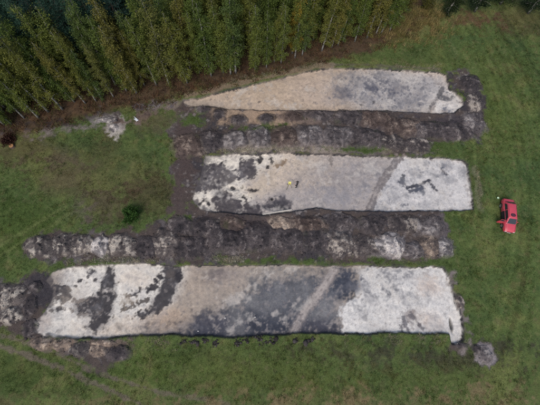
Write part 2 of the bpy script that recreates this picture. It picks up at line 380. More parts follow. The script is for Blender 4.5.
    for q in [(405,181,3,3,.5),(422,188,2.2,3.4,.7),(414,191,4,1.6,.45),(407,195,4,3,.5),(447,166,6,4,.65),(464,172,5,6,.5),(451,180,8,4,.4),(416,173,6,4,.5),(425,205,8,3,.35),(402,204,1.2,1.2,.9),(427,164,1.4,1.2,.8),(440,175,6,2,.5),(394,196,8,6,.3),(384,206,7,4,.4)]:
        T2 = P1(T2, q[:4], S(86,90,102), min(1, q[4]*1.1), .5, .35)
    T2 = mixc(T2, .3*sm(.25, .9, n3+.4*n2), S(130,124,122))
    # long trench in front
    T3 = one[:, None]*S(160,149,139)
    T3 = P1(T3, [(60,262),(185,262),(186,278),(178,295),(165,312),(150,325),(120,342),(30,342),(30,320),(60,290)], S(212,207,200), .97, .7)
    T3 = P1(T3, (130,328,40,9), S(196,180,164), .7, .9); T3 = P1(T3, (135,278,16,8), S(205,192,178), .6, .8); T3 = P1(T3, (165,318,22,12), S(186,164,144), .7, .9)
    T3 = P1(T3, (210,285,34,16), S(166,152,140), .7, 1.5); T3 = P1(T3, (225,275,16,8), S(132,124,124), .5, 1.2); T3 = P1(T3, (215,272,10,5), S(104,98,102), .6, .7)
    T3 = P1(T3, [(185,338),(200,322),(222,306),(250,292),(262,278),(300,272),(330,275),(342,268),(362,268),(352,290),(340,306),(346,336)], S(76,80,90), .98, 1.4, .8)
    T3 = P1(T3, (262,329,84,12), S(58,62,73), .92, 1.1, .6); T3 = P1(T3, (213,322,16,7), S(92,90,98), .6, 1.0)
    for q in [(238,318,6,11,.6),(226,296,12,5,.4),(268,275,16,7,.55),(290,296,16,6,.45),(254,303,10,5,.45),(302,283,10,10,.4),(320,314,9,5,.75),(330,304,6,5,.6),(275,312,12,4,.35)]: T3 = P1(T3, q[:4], S(150,148,148), q[4]*.75, 1.2, .7)
    zs = sm(.8, -.8, sd_poly(X, Y, GP([(190,336),(215,305),(235,285),(262,274),(335,272),(345,300),(344,336)])))
    T3 = mixc(T3, .42*zs*sm(.25, .85, n3*.8+n5*.6+.35*n2), S(158,152,150)); T3 = mixc(T3, .35*zs*sm(.3, .9, -n3*.8-n5*.6), S(56,58,68))
    T3 = L1(T3, [(336,267),(325,285),(313,302),(303,314),(293,333)], S(148,139,136), .75, .8, .2)
    for o_ in (-2.2, 2.0): T3 = L1(T3, [(336+o_,267),(325+o_,285),(313+o_,302),(303+o_,314),(293+o_,333)], S(172,164,160), .2, .7, .1)
    T3 = P1(T3, (348,286,10,17), S(62,66,77), .95, .5, .6); T3 = P1(T3, (355,297,4,4), PEAT, .8, .4); T3 = P1(T3, (318,327,16,6), S(70,70,80), .8, .6)
    T3 = P1(T3, [(358,265),(446,265),(466,320),(466,345),(345,336),(339,306),(352,302),(362,290)], S(214,211,208), .96, .35, .35)
    for q in [(392,279,9,8,.5),(384,272,12,4,.4),(366,285,8,4,.5),(372,302,6,4,.35),(410,300,10,5,.25),(362,270,5,3,.6),(400,292,5,3,.35),(414,319,6,4,.55),(440,300,6,5,.2),(365,312,5,3,.35),(420,275,8,4,.25)]: T3 = P1(T3, q[:4], S(98,99,108), min(1, q[4]*1.2), .8, .8)
    T3 = P1(T3, (432,287,10,8), S(204,184,168), .7, .9); T3 = P1(T3, (428,318,12,6), S(200,182,168), .6, .9); T3 = P1(T3, (438,328,14,3), S(150,138,134), .5, .6)
    for L in [[(404,318),(410,333)], [(412,316),(424,328)], [(402,326),(404,334)]]: T3 = L1(T3, L, S(96,94,100), .28, .8, .12)
    T3 = P1(T3, (459,327,5,12), WHITE, .8, .3); 
    BIGD = [(105,268),(113,269),(114,284),(113.5,299),(113,313),(107,324),(95,333),(84,328),(87,319),(75,315),(70,307),(73,300),(84,298),(97,292),(101,284)]
    T3 = P1(T3, BIGD, DARK, .97, .3, .36)
    hol = sm(.45, .75, n3*.8+n5*.6+.3*n2)*sm(.4, -.2, sd_poly(X, Y, GP(BIGD))); T3 = mixc(T3, .6*hol, S(150,145,142))
    T3 = P1(T3, (84,315,5,4), S(150,142,136), .75, .25, .6); T3 = P1(T3, (108,290,2.4,1.6), PALE, .8, .15, .3); T3 = P1(T3, (78,304,6,4), S(120,112,110), .6, .3, .8); T3 = P1(T3, (98,312,3,3), S(120,112,108), .5, .2, .5)
    D2 = [(163,264),(181,265),(182,275),(177,286),(170,302),(152,317),(148,314),(151,300),(158,289),(163,279)]
    T3 = P1(T3, D2, S(66,64,68), .97, .22, .3); hol = sm(.55, .85, n3*.8+n5*.6+.3*n2)*sm(.4, -.2, sd_poly(X, Y, GP(D2))); T3 = mixc(T3, .45*hol, S(140,132,128)); T3 = P1(T3, (169,276,3,4), S(100,92,88), .5, .3)
    for q in [(89,273,5,3.8,0),(78,281,3,2.2,0),(153,287,4,3,20),(147,290,2,2,0),(156,282,2,2,0),(133,294,5,3,25),(141,314.5,5.5,3.2,18),(62,298,6,4,0),(52,291,8,6,0),(57,309,5,2.5,0),(179,276,2.4,3.4,0),(94,279,1.2,1,0),(160,277,1.8,1.4,0),(74,285,2,1.5,0),(64,287,4,3,0)]:
        T3 = P1(T3, q[:4], DARK, .95, .12, .28, q[4])
    T3 = L1(T3, [(124,308),(133,305),(148,299)], S(78,72,70), .34, .9, .25); T3 = P1(T3, (128,301,6,4), S(150,138,126), .6, .3, .6)
    T3 = P1(T3, (54,276,10,6), S(156,148,142), .8, .5, .6); T3 = P1(T3, (56,291,8,6), S(72,69,72), .85, .25, .7); T3 = P1(T3, (42,322,9,10), S(170,160,154), .8, .6); T3 = P1(T3, (70,297,10,8), S(176,164,152), .4, .6, .9); T3 = P1(T3, (52,294,7,7), S(90,86,88), .6, .4, .9)
    T3 = mixc(T3, .25*sm(.3, .9, n3+.4*n2), S(120,114,114))
    for i, T in enumerate((T1, T2, T3)):
        m, d = tr(i, None)
        # darker topsoil in the cut edge, crumbs fallen at its foot
        r = ramp_end(i, X, Y)
        sm1 = fb(X+.8*n2, Y+.8*n1, 2.4, 4, 120+i); scr = vn(X*1.1+Y*.25+.5*n2, Y*.12+i*9, 130)*.6+vn(X*3.1+Y*.5, Y*.3+i*5, 131)*.4
        scr2 = vn(X*6.5+Y*.7+.8*n2, Y*.22+i*3, 132)-.5; T = T*(1+.09*sm1+.12*(scr-.5)+.13*scr2*sm(-.4, .4, n1)+.07*n3)[:, None]
        T = mixc(T, .3*sm(.4, 1.0, sm1+.35*n3), S(120,119,124)); T = mixc(T, .35*sm(.85, 1.15, n5+.35*n3-.2*sm1), S(98,92,92)); T = mixc(T, .4*sm(.5, 1.1, -sm1+.35*n3), S(206,200,194))
        T = mixc(T, (.12+.12*r)*sm(-.26, -.1, d+.12*n3+.1*n2), S(98,90,86))
        ev = sm(-.55, .35, fb(X, Y, 1.7, 3, 140)); T = mixc(T, (.6+.38*ev)*r*sm(-.15, -.06, d+.07*n3), PEAT)
        T = mixc(T, .8*(1-r)*sm(-.5, .0, d+.6*n2+.5*n3), S(80,76,78))
        T = T*np.array([1.0, 1.005, .97])
        c = c*(1-m[:, None])+T*m[:, None]; grass *= 1-m
    d = np.minimum(np.minimum(ts[0], ts[1]), ts[2]); m = sm(.22, .0, d+.12*n3)*(d > -.05)*sm(-.6, .5, fb(X, Y, 1.7, 3, 140)); c = mixc(c, m*.55, DARK); grass *= 1-.6*m
    return np.clip(c, .01, .9), np.clip(grass, 0, 1), ts

# peat islands left standing on the sand and cut features, as relief
def relief(X, Y, ts):
    z = np.zeros(X.shape); n3 = fb(X, Y, .5, 3, 33)
    inT = (np.minimum(np.minimum(ts[0], ts[1]), ts[2]) < -.25)
    for (u, v, ru, rv, h) in [(100,300,14,22,.10),(89,273,5,3.8,.10),(166,288,12,20,.06),(141,314.5,5.5,3.2,.07),(247,167,9,8,.07),(229,203,13,8,.08),(216,170,13,6,.07),(251,210,8,6,.10),(52,296,12,10,.15)]:
        z += h*sm(.3, -.3, sd_ell(X, Y, u, v, ru, rv)+.3*n3)*(1+.6*n3)
    for (u, v, ru, rv, h) in [(452.7,325,1.5,6.5,.35),(232.5,187.5,6,2.4,.2),(447,96,6,3.2,.2),(277,204,14,6.5,.15),(260,158,1.8,3.5,.1),(355,297,4,4,.1)]:
        z -= h*sm(.12, -.12, sd_ell(X, Y, u, v, ru, rv)+.05*n3)
    return (z+.012*n3)*inT

# ------------------------------------------------------------------ ground sheet, trenches, track
def axis(lo, hi, step, far):
    a = np.arange(lo, hi+step/2, step); e = []
    s = step*1.6; p = hi
    while p < far: s *= 1.5; p += s; e.append(p)
    b = []; s = step*1.6; p = lo
    while p > -far: s *= 1.5; p -= s; b.append(p)
    return np.concatenate([b[::-1], a, e])
STEP = .1
gx = axis(-35, 44.5, STEP, 700); gy = axis(-9.5, 48, STEP, 700)
GX, GY = np.meshgrid(gx, gy); GX = GX.ravel(); GY = GY.ravel()
gc, ggrass, gts = site(GX, GY)
gz = ground_z(GX, GY, gts)+relief(GX, GY, gts)
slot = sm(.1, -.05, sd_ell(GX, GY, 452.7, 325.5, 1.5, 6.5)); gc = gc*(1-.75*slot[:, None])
nx, ny = len(gx), len(gy)
ii = np.arange(nx*ny).reshape(ny, nx)
quads = np.stack([ii[:-1, :-1], ii[:-1, 1:], ii[1:, 1:], ii[1:, :-1]], -1).reshape(-1, 4)
fcx = GX[quads].mean(1); fcy = GY[quads].mean(1)
ftd = [d[quads].mean(1) for d in gts]
cls = np.zeros(len(quads), np.int8)
RUTS = [GP([(-20,327),(0,334),(40,347),(70,360),(110,377),(160,392),(230,404)]), GP([(-20,340),(0,346),(40,360),(70,372),(105,388),(150,408)])]
cls[np.minimum(sd_line(fcx, fcy, RUTS[0], 3), sd_line(fcx, fcy, RUTS[1], 3)) < .42] = 1
for i in range(3):
    cls[(ftd[i] < .02)] = 10+2*i; cls[ftd[i] < -.3] = 11+2*i
GZg = gz.reshape(ny, nx)
dzx = np.gradient(GZg, gx, axis=1).ravel(); dzy = np.gradient(GZg, gy, axis=0).ravel()
GN = np.stack([-dzx, -dzy, np.ones_like(dzx)], -1); GN /= np.linalg.norm(GN, axis=1)[:, None]
GV = np.stack([GX, GY, gz], -1)
def sheet(name, sel, mat, parent=None):
    q = quads[sel]; u, inv = np.unique(q, return_inverse=True)
    o = mesh(name, GV[u], inv.reshape(q.shape), mat, parent, gc[u], True)
    o.data.normals_split_custom_set_from_vertices(GN[u].tolist())
    return o
g = sheet('ground', cls == 0, M_GROUND); g['kind'] = 'structure'
g = sheet('dirt_track', cls == 1, M_TRACK); g['kind'] = 'structure'
for i, lab in enumerate(['shallow sandy excavation trench nearest the wood, tapering to a point on its left',
                         'middle sandy excavation trench with dark stains, level with the red car',
                         'longest and widest excavation trench, white sand with large dark soil patches at its left end']):
    e = tag(empty('excavation_trench', (*TRENCH[i].mean(0), -DEPTH[i])), lab, 'trench', 'parallel excavation trenches')
    for nm, cc in (('cut_edge', 10+2*i), ('sand_floor', 11+2*i)):
        o = sheet(nm, cls == cc, M_SAND); o.parent = e; o.matrix_parent_inverse = Matrix.Translation(-e.location)

# quick lookup of the ground height
def zat(x, y):
    x = np.atleast_1d(np.asarray(x, float)); y = np.atleast_1d(np.asarray(y, float))
    ix = np.clip(np.searchsorted(gx, x)-1, 0, nx-2); iy = np.clip(np.searchsorted(gy, y)-1, 0, ny-2)
    tx = np.clip((x-gx[ix])/(gx[ix+1]-gx[ix]), 0, 1); ty = np.clip((y-gy[iy])/(gy[iy+1]-gy[iy]), 0, 1)
    return (GZg[iy, ix]*(1-tx)+GZg[iy, ix+1]*tx)*(1-ty)+(GZg[iy+1, ix]*(1-tx)+GZg[iy+1, ix+1]*tx)*ty
def cat_at(A, x, y):
    ix = np.clip(np.searchsorted(gx, x), 0, nx-1); iy = np.clip(np.searchsorted(gy, y), 0, ny-1)
    return A.reshape(ny, nx, *A.shape[1:])[iy, ix]
def zp(u, v):
    p = G(u, v); return float(zat(*p)[0])
def at(u, v):
    p = G(u, v); return (p[0], p[1], float(zat(*p)[0]))

# ------------------------------------------------------------------ spoil heaps
PAL = {'dark': (S(56,53,55), S(84,78,78), S(124,117,114), .2), 'grey': (S(74,70,71), S(112,106,105), S(156,150,146), .34), 'tan': (S(90,82,78), S(142,126,112), S(184,168,150), .5),
       'swirl': (S(70,66,66), S(118,111,106), S(180,172,160), .58), 'brown': (S(70,61,58), S(98,86,80), S(146,132,120), .32), 'pale': (S(92,89,90), S(150,145,144), S(208,201,193), .55), 'mix': (S(62,58,59), S(100,93,90), S(170,161,150), .38)}
ICO = None
def ico():
    t = (1+5**.5)/2
    v = np.array([(-1,t,0),(1,t,0),(-1,-t,0),(1,-t,0),(0,-1,t),(0,1,t),(0,-1,-t),(0,1,-t),(t,0,-1),(t,0,1),(-t,0,-1),(-t,0,1)])/math.hypot(1, t)
    f = np.array([(0,11,5),(0,5,1),(0,1,7),(0,7,10),(0,10,11),(1,5,9),(5,11,4),(11,10,2),(10,7,6),(7,1,8),(3,9,4),(3,4,2),(3,2,6),(3,6,8),(3,8,9),(4,9,5),(2,4,11),(6,2,10),(8,6,7),(9,8,1)])
    return v, f
IV, IF = ico()
def lumps(name, pts, sizes, cols, mat, parent, rng):
    n = len(pts)
    if n == 0: return None
    V = IV[None]*(1+rng.uniform(-.28, .28, (n, 12, 1)))*np.asarray(sizes)[:, None, None]*rng.uniform(.7, 1.3, (n, 1, 3))*np.array([1, 1, .7])+np.asarray(pts)[:, None, :]
    Fc = (IF[None]+(np.arange(n)*12)[:, None, None]).reshape(-1, 3)
    o = mesh(name, V.reshape(-1, 3), Fc, mat, None, np.repeat(cols, 12, 0))
    if parent: o.parent = parent; o.matrix_parent_inverse = Matrix.Translation(-Vector(parent.location))
    o['kind'] = 'stuff'
    return o
def heap(k, u, v, ru, rv, h, kind, label, group='spoil heaps round the trenches'):
    rng = np.random.default_rng(900+k)
    c = G(u, v); h = h*.58; wd = 1.2 if v < 122 and u < 300 else 1.42 if 112 < v < 262 and u > 26 else 1.15; a = (G(u+ru*wd, v)-c)[0]; b = abs((G(u, v-rv*(1+(wd-1)*.8))-c)[1])
    st = .1; m = .9
    xs = np.arange(c[0]-a-m, c[0]+a+m, st); ys = np.arange(c[1]-b-m, c[1]+b+m, st)
    X, Y = np.meshgrid(xs, ys); shp = X.shape; X = X.ravel(); Y = Y.ravel()
    n2 = fb(X, Y, 1.2, 3, 50+k); n3 = fb(X, Y, .42, 3, 51+k)
    n1 = fb(X, Y, 2.6, 3, 44)
    d = np.maximum(np.sqrt(((X-c[0])/a)**2+((Y-c[1])/b)**2)+.20*n2+.10*n3, 0)
    hh = h*(1-d**2.4)
    nl = int(2+a*b*.9)
    lb = np.full(X.shape, -1.)
    for _ in range(nl):
        q = rng.uniform(0, 2*math.pi); r = math.sqrt(rng.uniform(0, .8)); lx = c[0]+a*r*math.cos(q); ly = c[1]+b*r*math.sin(q)
        lr = rng.uniform(.4, .9); lh = h*rng.uniform(.4, 1.0)*(1.1-r*.6)
        dd = np.hypot(X-lx, (Y-ly)*rng.uniform(.8, 1.2))/lr
        lb = np.maximum(lb, lh*(1-dd**1.5))
    zz = np.maximum(hh*.62, lb)+np.where(hh > 0, .25*hh, 0)+.07*n2*sm(1.15, .7, d)+.085*n3*sm(1.2, .8, d)+.03*fb(X, Y, .22, 2, 52)*sm(1.2, .8, d)+.05*(vn(X*2.6+.9*n2+.35*Y, Y*.35+.4*n1, 64)*2-1)*sm(1.1, .7, d)
    zz = np.where(d > 1.05, np.minimum(zz, -(d-1.05)), zz)
    keep = zz > -.07
    Z = zat(X, Y)+zz
    A, B, C, fr = PAL[kind]
    w1 = fb(X+.7*n2, Y+.9*fb(X, Y, 1.1, 2, 60), .9, 4, 61)+.5*n1; w2 = fb(X*1.2+.6*n2+.5*fb(X, Y, 1.6, 2, 66), Y*.42+.6*n1, .42, 3, 62)
    e_ = sm(.55, 1.1, d)[:, None]; gs = cat_at(gc, X, Y)
    rib = vn(X*2.6+.9*n2+.35*Y, Y*.35+.4*n1, 64)*2-1
    w2 = w2*.6+.75*rib
    t1 = sm(-.7, .7, w1*.6+.4*rib+.3*n3)[:, None]; col = A*(1-t1)+B*t1
    fn = fb(X+.5*n3, Y*.7, .3, 3, 67); t2 = (sm(.7-fr, 1.25-fr, w1*.32+w2*.5+.55*fn+.25*zz/h)*.85)[:, None]; col = col*(1-t2)+C*t2
    if kind in ('dark', 'brown'):
        t3 = (sm(.35, .8, fb(X, Y, 1.3, 3, 70+k))*.4*sm(.3, .0, zz))[:, None]; col = col*(1-t3)+GRASS*t3
    col = col*(1-.75*e_)+gs*.75*e_
    I = np.arange(X.size).reshape(shp)
    q = np.stack([I[:-1, :-1], I[:-1, 1:], I[1:, 1:], I[1:, :-1]], -1).reshape(-1, 4)
    q = q[keep[q].sum(1) >= 3]
    if len(q) == 0: return
    uq, inv = np.unique(q, return_inverse=True)
    base = Vector((c[0], c[1], float(zat(*c)[0])))
    root = tag(empty('spoil_heap', base), label, 'soil heap', group)
    V = np.stack([X, Y, Z], -1)[uq]-np.array(base)
    mesh('soil_mound', V, inv.reshape(q.shape), M_SPOIL, root, col[uq], True)
    nc = int(a*b*34); idx = rng.choice(np.nonzero(keep)[0], min(nc, keep.sum()), False)
    pts = np.stack([X, Y, Z], -1)[idx]+rng.uniform(-.05, .05, (len(idx), 3))-np.array(base)
    sz = rng.gamma(1.5, .024, len(idx))+.022
    o = lumps('clod', pts, np.clip(sz, .03, .2), col[idx]*rng.uniform(.7, 1.25, (len(idx), 1)), M_SPOIL, None, rng)
    if o: o.parent = root
HEAPS = [
 # strip between the trench at the wood and the middle trench
 (203,109,7,4.5,.7,'dark','small dark heap spilling over the left tip of the trench nearest the wood'),
 (219,113,7,4.5,.7,'dark','dark lump of soil right of the small heap at the left trench tip'),
 (238,121,10,6,.8,'dark','dark heap between the green sods above the grey heap row'),
 (266,119,9,5,.7,'dark','isolated dark heap on tan soil south of the trench nearest the wood'),
 (292,117,12,5,.5,'brown','low brown heap hugging the lower edge of the trench nearest the wood'),
 (320,116,14,5,.6,'dark','dark streaky heap under the middle of the trench nearest the wood'),
 (348,117,14,6,.7,'dark','dark heap below the grey-stained middle of the trench nearest the wood'),
 (376,119,15,7,.7,'brown','brown heap below the blotched right half of the trench nearest the wood'),
 (189,146,13,10,.9,'brown','large brown heap at the left end of the upper heap row'),
 (212,141,10,9,.9,'dark','dark heap beside the large brown heap, upper row'),
 (235,140,11,8,.9,'grey','grey heap with pale streaks, third in the upper row from the left'),
 (259,138,11,9,.9,'grey','rounded grey heap above the dark-stained left part of the middle trench'),
 (284,138,13,9,.8,'brown','brown-grey heap above the surveyor in the middle trench'),
 (311,137,13,9,.9,'grey','pale grey ribbed heap in the centre of the upper row'),
 (338,137,14,9,1.0,'grey','grey heap with curved scrape marks, right of the centre of the upper row'),
 (367,138,14,8,.8,'dark','dark flattened heap left of the ringed heap, upper row'),
 (390,142,10,7,.8,'mix','mottled heap with white lumps near the upper edge of the middle trench'),
 (402,128,17,8,1.0,'brown','brown-grey heap with ring-shaped scrape marks in the upper row'),
 (415,145,14,6,.7,'mix','speckled low heap just above the right half of the middle trench'),
 (432,131,15,8,1.0,'dark','dark heap right of the ringed heap in the upper row'),
 (456,132,16,8,1.0,'dark','broad dark heap near the right end of the upper row'),
 (474,124,10,9,.9,'grey','grey-streaked heap ending the upper row against the grass'),
 (470,84,9,9,.9,'dark','dark heap capping the right end of the trench nearest the wood'),
 (475,104,8,9,.8,'mix','mottled dark heap below the capping heap right of the upper trench'),
 # strip between the middle and the long trench
 (42,247,14,10,.9,'swirl','leftmost heap of the lower row, grey and tan, touching the grass'),
 (63,245,11,9,.9,'swirl','grey heap second from the left in the lower row'),
 (82,244,10,9,.9,'swirl','dark and tan heap third from the left in the lower row'),
 (101,246,9,8,.8,'pale','pale speckled heap fourth from the left in the lower row'),
 (122,246,14,10,.9,'swirl','grey heap with pale curved rim south of the green shrub'),
 (147,248,10,10,.8,'dark','dark heap right of the pale-rimmed heap below the shrub'),
 (166,243,12,12,.9,'mix','tan-streaked dark heap near the left edge of the middle trench'),
 (182,226,12,8,.7,'dark','dark heap below the brown strip left of the middle trench'),
 (190,247,14,10,.8,'dark','dark flattened heap above the tan part of the long trench'),
 (205,228,14,8,.7,'dark','dark heap along the lower left edge of the middle trench'),
 (228,242,20,10,1.0,'dark','broad blackish heap in the middle of the lower row'),
 (232,224,11,6,.6,'brown','brown heap with a tan crest below the dark patch of the middle trench'),
 (257,238,16,12,.9,'dark','large dark heap below the pale plank'),
 (285,240,16,11,.8,'dark','dark heap between the plank and the centre of the lower row'),
 (283,224,12,6,.6,'tan','low tan heap below the right end of the pale plank'),
 (308,224,14,7,.7,'brown','brown heap along the lower edge of the middle trench'),
 (318,242,15,11,.8,'dark','dark heap left of the heap with arched streaks'),
 (340,245,14,11,1.0,'mix','heap with pale arched streaks in the centre right of the lower row'),
 (343,222,13,6,.7,'dark','dark heap under the middle trench where the wheel marks end'),
 (364,248,13,10,.9,'mix','streaky dark heap left of the whitish heap in the lower row'),
 (374,225,13,8,.8,'dark','dark heap with pale lumps along the lower edge of the middle trench'),
 (390,245,14,10,1.0,'pale','whitish grey heap in the right part of the lower row'),
 (404,225,15,8,.8,'mix','speckled dark heap above the whitish heap'),
 (430,228,14,9,.8,'grey','slate grey heap near the right end under the middle trench'),
 (414,250,10,8,.8,'grey','grey heap between the whitish heap and the tan heap'),
 (429,246,9,9,.9,'tan','tan sandy heap near the right end of the lower row'),
 (445,248,8,9,.8,'pale','pale heap ending the lower row beside the grass on the right'),
 # left end and south side of the long trench
 (4,296,14,12,.9,'swirl','grey and tan heap cut by the left edge of the picture'),
 (16,294,10,9,.8,'swirl','grey heap right of the heap at the left picture edge'),
 (10,316,13,8,.8,'swirl','mottled heap above the wheel ruts at the far left'),
 (31,306,6,12,.6,'dark','dark steep heap left of the white sand of the long trench'),
 (35,287,7,6,.6,'dark','dark heap at the upper left corner of the long trench'),
 (30,328,7,8,.5,'dark','dark low heap just above the wheel ruts'),
 (42,344,9,6,.7,'tan','tan heap at the lower left corner of the long trench'),
 (60,345,10,6,.6,'tan','tan and dark heap below the white sand, second along the lower edge'),
 (80,349,10,7,.7,'swirl','mottled heap with pale stones below the large dark soil patch'),
 (98,350,9,7,.6,'tan','tan heap beside the black heap below the long trench'),
 (119,354,12,8,.8,'dark','black heap at the right end of the lower left heaps, on grass'),
 (104,343,11,4,.4,'tan','low tan heap pressed against the lower edge of the long trench'),
 (485,356,6,8,.7,'grey','lone pale grey heap on the grass at the lower right'),
 (477,349,5,5,.4,'dark','small dark heap touching the lone pale heap at the lower right'),
 (460,301,4,8,.4,'mix','narrow rubble heap along the right edge of the long trench'),
 (462,346,7,3,.25,'dark','low dark heap at the lower right corner of the long trench'),
 (108,120,9,3,.35,'pale','white sand heap at the edge of the wood'),
 (114,128,4.5,3.5,.25,'pale','small pale sand heap below the white sand heap at the wood'),
]
for k, q in enumerate(HEAPS): heap(k, *q)
# turned sods along the lower edge of the long trench
rng = np.random.default_rng(5)
for k, (u, v, r, lab) in enumerate([(184,341,3,'leftmost'),(194,341.5,4,'second'),(206,341,3,'third'),(215,344,3.5,'fourth'),(237,343,4,'fifth'),(247,340,3.5,'sixth'),(261,339,4.5,'seventh'),(269,341.5,4,'eighth'),(276,340,2.5,'ninth'),(296,341,3,'tenth'),(306,342,3,'eleventh'),(312,340,2.5,'twelfth')]):
    b = Vector(at(u, v)); root = tag(empty('turned_sod', b), f'dark turned sod, {lab} from the left in the row below the long trench', 'sod', 'dark sods below the long trench')
    n = 26; R = r/8.6
    p = np.stack([rng.normal(0, R*rng.uniform(.35, .6), n), rng.normal(0, R*rng.uniform(.25, .45), n), rng.uniform(0, .07, n)], -1)
    o = lumps('clod', p, rng.gamma(2.5, .024, n)+.025, (S(58,55,54)*rng.uniform(.6, 2.0, (n, 1))), M_SPOIL, None, rng); o.parent = root

# ------------------------------------------------------------------ grass
def blades(name, x, y, z, col, L, W, per, rng, spread=.1, lean=.6):
    n = len(x); N = n*per
    bx = np.repeat(x, per)+rng.normal(0, spread, N); by = np.repeat(y, per)+rng.normal(0, spread, N); bz = np.repeat(z, per)
    a = rng.uniform(0, 2*math.pi, N); ln = np.repeat(L, per)*rng.uniform(.6, 1.25, N); th = rng.uniform(.15, lean+.3, N)
    dx = np.cos(a)*np.sin(th)*ln; dy = np.sin(a)*np.sin(th)*ln; dz = np.cos(th)*ln
    px = -np.sin(a)*W; py = np.cos(a)*W
    V = np.empty((N, 3, 3)); V[:, 0] = np.stack([bx-px, by-py, bz-.02], -1); V[:, 1] = np.stack([bx+px, by+py, bz-.02], -1); V[:, 2] = np.stack([bx+dx, by+dy, bz+dz], -1)
    c = np.repeat(np.repeat(col, per, 0)*rng.uniform(.75, 1.3, (N, 1)), 3, 0)
    o = mesh(name, V.reshape(-1, 3), np.arange(N*3).reshape(-1, 3), M_BLADE, None, c); o['kind'] = 'stuff'
    return o
rng = np.random.default_rng(11)
NG = 200000
x = rng.uniform(-35, 44.5, NG); y = rng.uniform(-9.4, 48, NG)
g_ = cat_at(ggrass, x, y); dn_ = fb(x, y, 1.1, 3, 90)
# only where the picture or a step to the side can see it
vx = np.abs(x-1.2) < 28+(y+9)*.30
k = (rng.uniform(0, 1, NG) < g_*(.55+.4*dn_)) & vx
x, y = x[k], y[k]; gcol = cat_at(gc, x, y)
tall = .09+.07*np.clip(fb(x, y, 2.0, 3, 91)+.5, 0, 1.5)
hue = rng.uniform(0, 1, len(x))[:, None]
gcol = gcol*np.where(hue < .16, np.array([1.5, 1.25, 1.1]), np.where(hue > .8, np.array([.75, .9, .8]), np.array([1.08, 1.12, 1.0])))
o = blades('grass', x, y, zat(x, y), gcol, tall, .016, 6, rng, .09)
o['label'] = 'short uneven green grass of the field around the trenches'
n = 5200; x = rng.uniform(-35, 44.5, n); y = rng.uniform(-9.4, 48, n); k = (cat_at(ggrass, x, y) > .7) & (fb(x, y, 5, 3, 93)+rng.normal(0, .4, n) > .0); x, y = x[k], y[k]
tc_ = np.array([S(88,104,52), S(110,112,66), S(62,84,46), S(124,116,78)])[rng.choice(4, len(x), p=[.35, .25, .28, .12])]
o = blades('grass_tussocks', x, y, zat(x, y), tc_, rng.uniform(.16, .34, len(x)), .018, 16, rng, .1, .9); o['label'] = 'taller grass tussocks and weeds scattered over the field'
# dry pale grass on the trench edges and at the wood
def fringe(name, lines, n, colour, L, label, jit=.35, W=.014, per=9):
    xs, ys = [], []
    for P in lines:
        P = GP(P); seg = np.hypot(*(P[1:]-P[:-1]).T); t = rng.uniform(0, seg.sum(), int(n*seg.sum())); cs = np.concatenate([[0], np.cumsum(seg)])
        # bunches
        t = t[vn(t*1.4, t*0+len(xs)*7.7, 3) > .42]
        xs.append(np.interp(t, cs, P[:, 0])); ys.append(np.interp(t, cs, P[:, 1]))
    xs = np.concatenate(xs); ys = np.concatenate(ys); xs = xs+rng.normal(0, jit*.6, len(xs)); ys = ys+rng.normal(0, jit, len(ys))
    ok = np.min([sd_poly(xs, ys, P) for P in TRENCH], 0) > .12; xs, ys = xs[ok], ys[ok]
    col = np.asarray(colour)*rng.uniform(.7, 1.3, (len(xs), 1))
    o = blades(name, xs, ys, zat(xs, ys), col, np.full(len(xs), L), W, per, rng, .07, .9); o['label'] = label; return o
fringe('dry_grass', [[(62,264),(90,261),(125,260.5),(160,261)],[(212,258),(245,259)],[(205,150),(240,148),(290,148),(340,150)],[(383,150),(440,153)],[(476,168),(479,190),(481,208)],[(125,341),(150,341),(178,341)],[(340,340),(400,339),(445,338)],[(395,67),(440,68.5)],[(230,83),(280,72),(325,64)]],
       16, S(156,150,128), .32, 'pale dry grass tufts along the trench edges')
fringe('pale_turf_edge', [[(74,263),(92,261.5),(125,260.5),(160,261)],[(222,150.5),(260,149.5),(320,150)],[(215,259.5),(245,260)]], 34, S(176,172,158), .18, 'crumbly pale turf tufts along the upper edges of the lower trenches', .2, .03, 7)
# ------------------------------------------------------------------ undergrowth at the wood
rng = np.random.default_rng(13)
n = 16000; x = rng.uniform(-38, 27, n); y = rng.uniform(22, 46, n); d = sd_poly(x, y, FOREST, 6)
k = (d < .6+.7*fb(x, y, 2, 2, 95)) & (d > -7) & (fb(x, y, 1.6, 3, 96) > -.35); x, y = x[k], y[k]
pal = np.array([S(98,74,58), S(112,86,64), S(80,62,52), S(94,92,54), S(70,76,44)]); col = pal[rng.choice(5, len(x), p=[.3,.22,.25,.13,.1])]
o = blades('bracken', x, y, zat(x, y), col, rng.uniform(.25, .5, len(x)), .035, 7, rng, .16, 1.0); o['label'] = 'rusty brown bracken and fallen leaves along the edge of the wood'
n = 5000; c0 = G(402, 16); x = rng.normal(c0[0], 3.0, n); y = rng.normal(c0[1], 2.2, n); k = fb(x, y, 1.5, 3, 97) > -.3; x, y = x[k], y[k]
o = blades('tall_dry_grass', x, y, zat(x, y), np.array([S(170,152,108), S(150,138,92), S(126,112,78), S(110,112,62)])[rng.choice(4, len(x))], rng.uniform(.5, .95, len(x)), .02, 7, rng, .12, .7); o['label'] = 'tall straw-coloured grass at the right end of the wood'

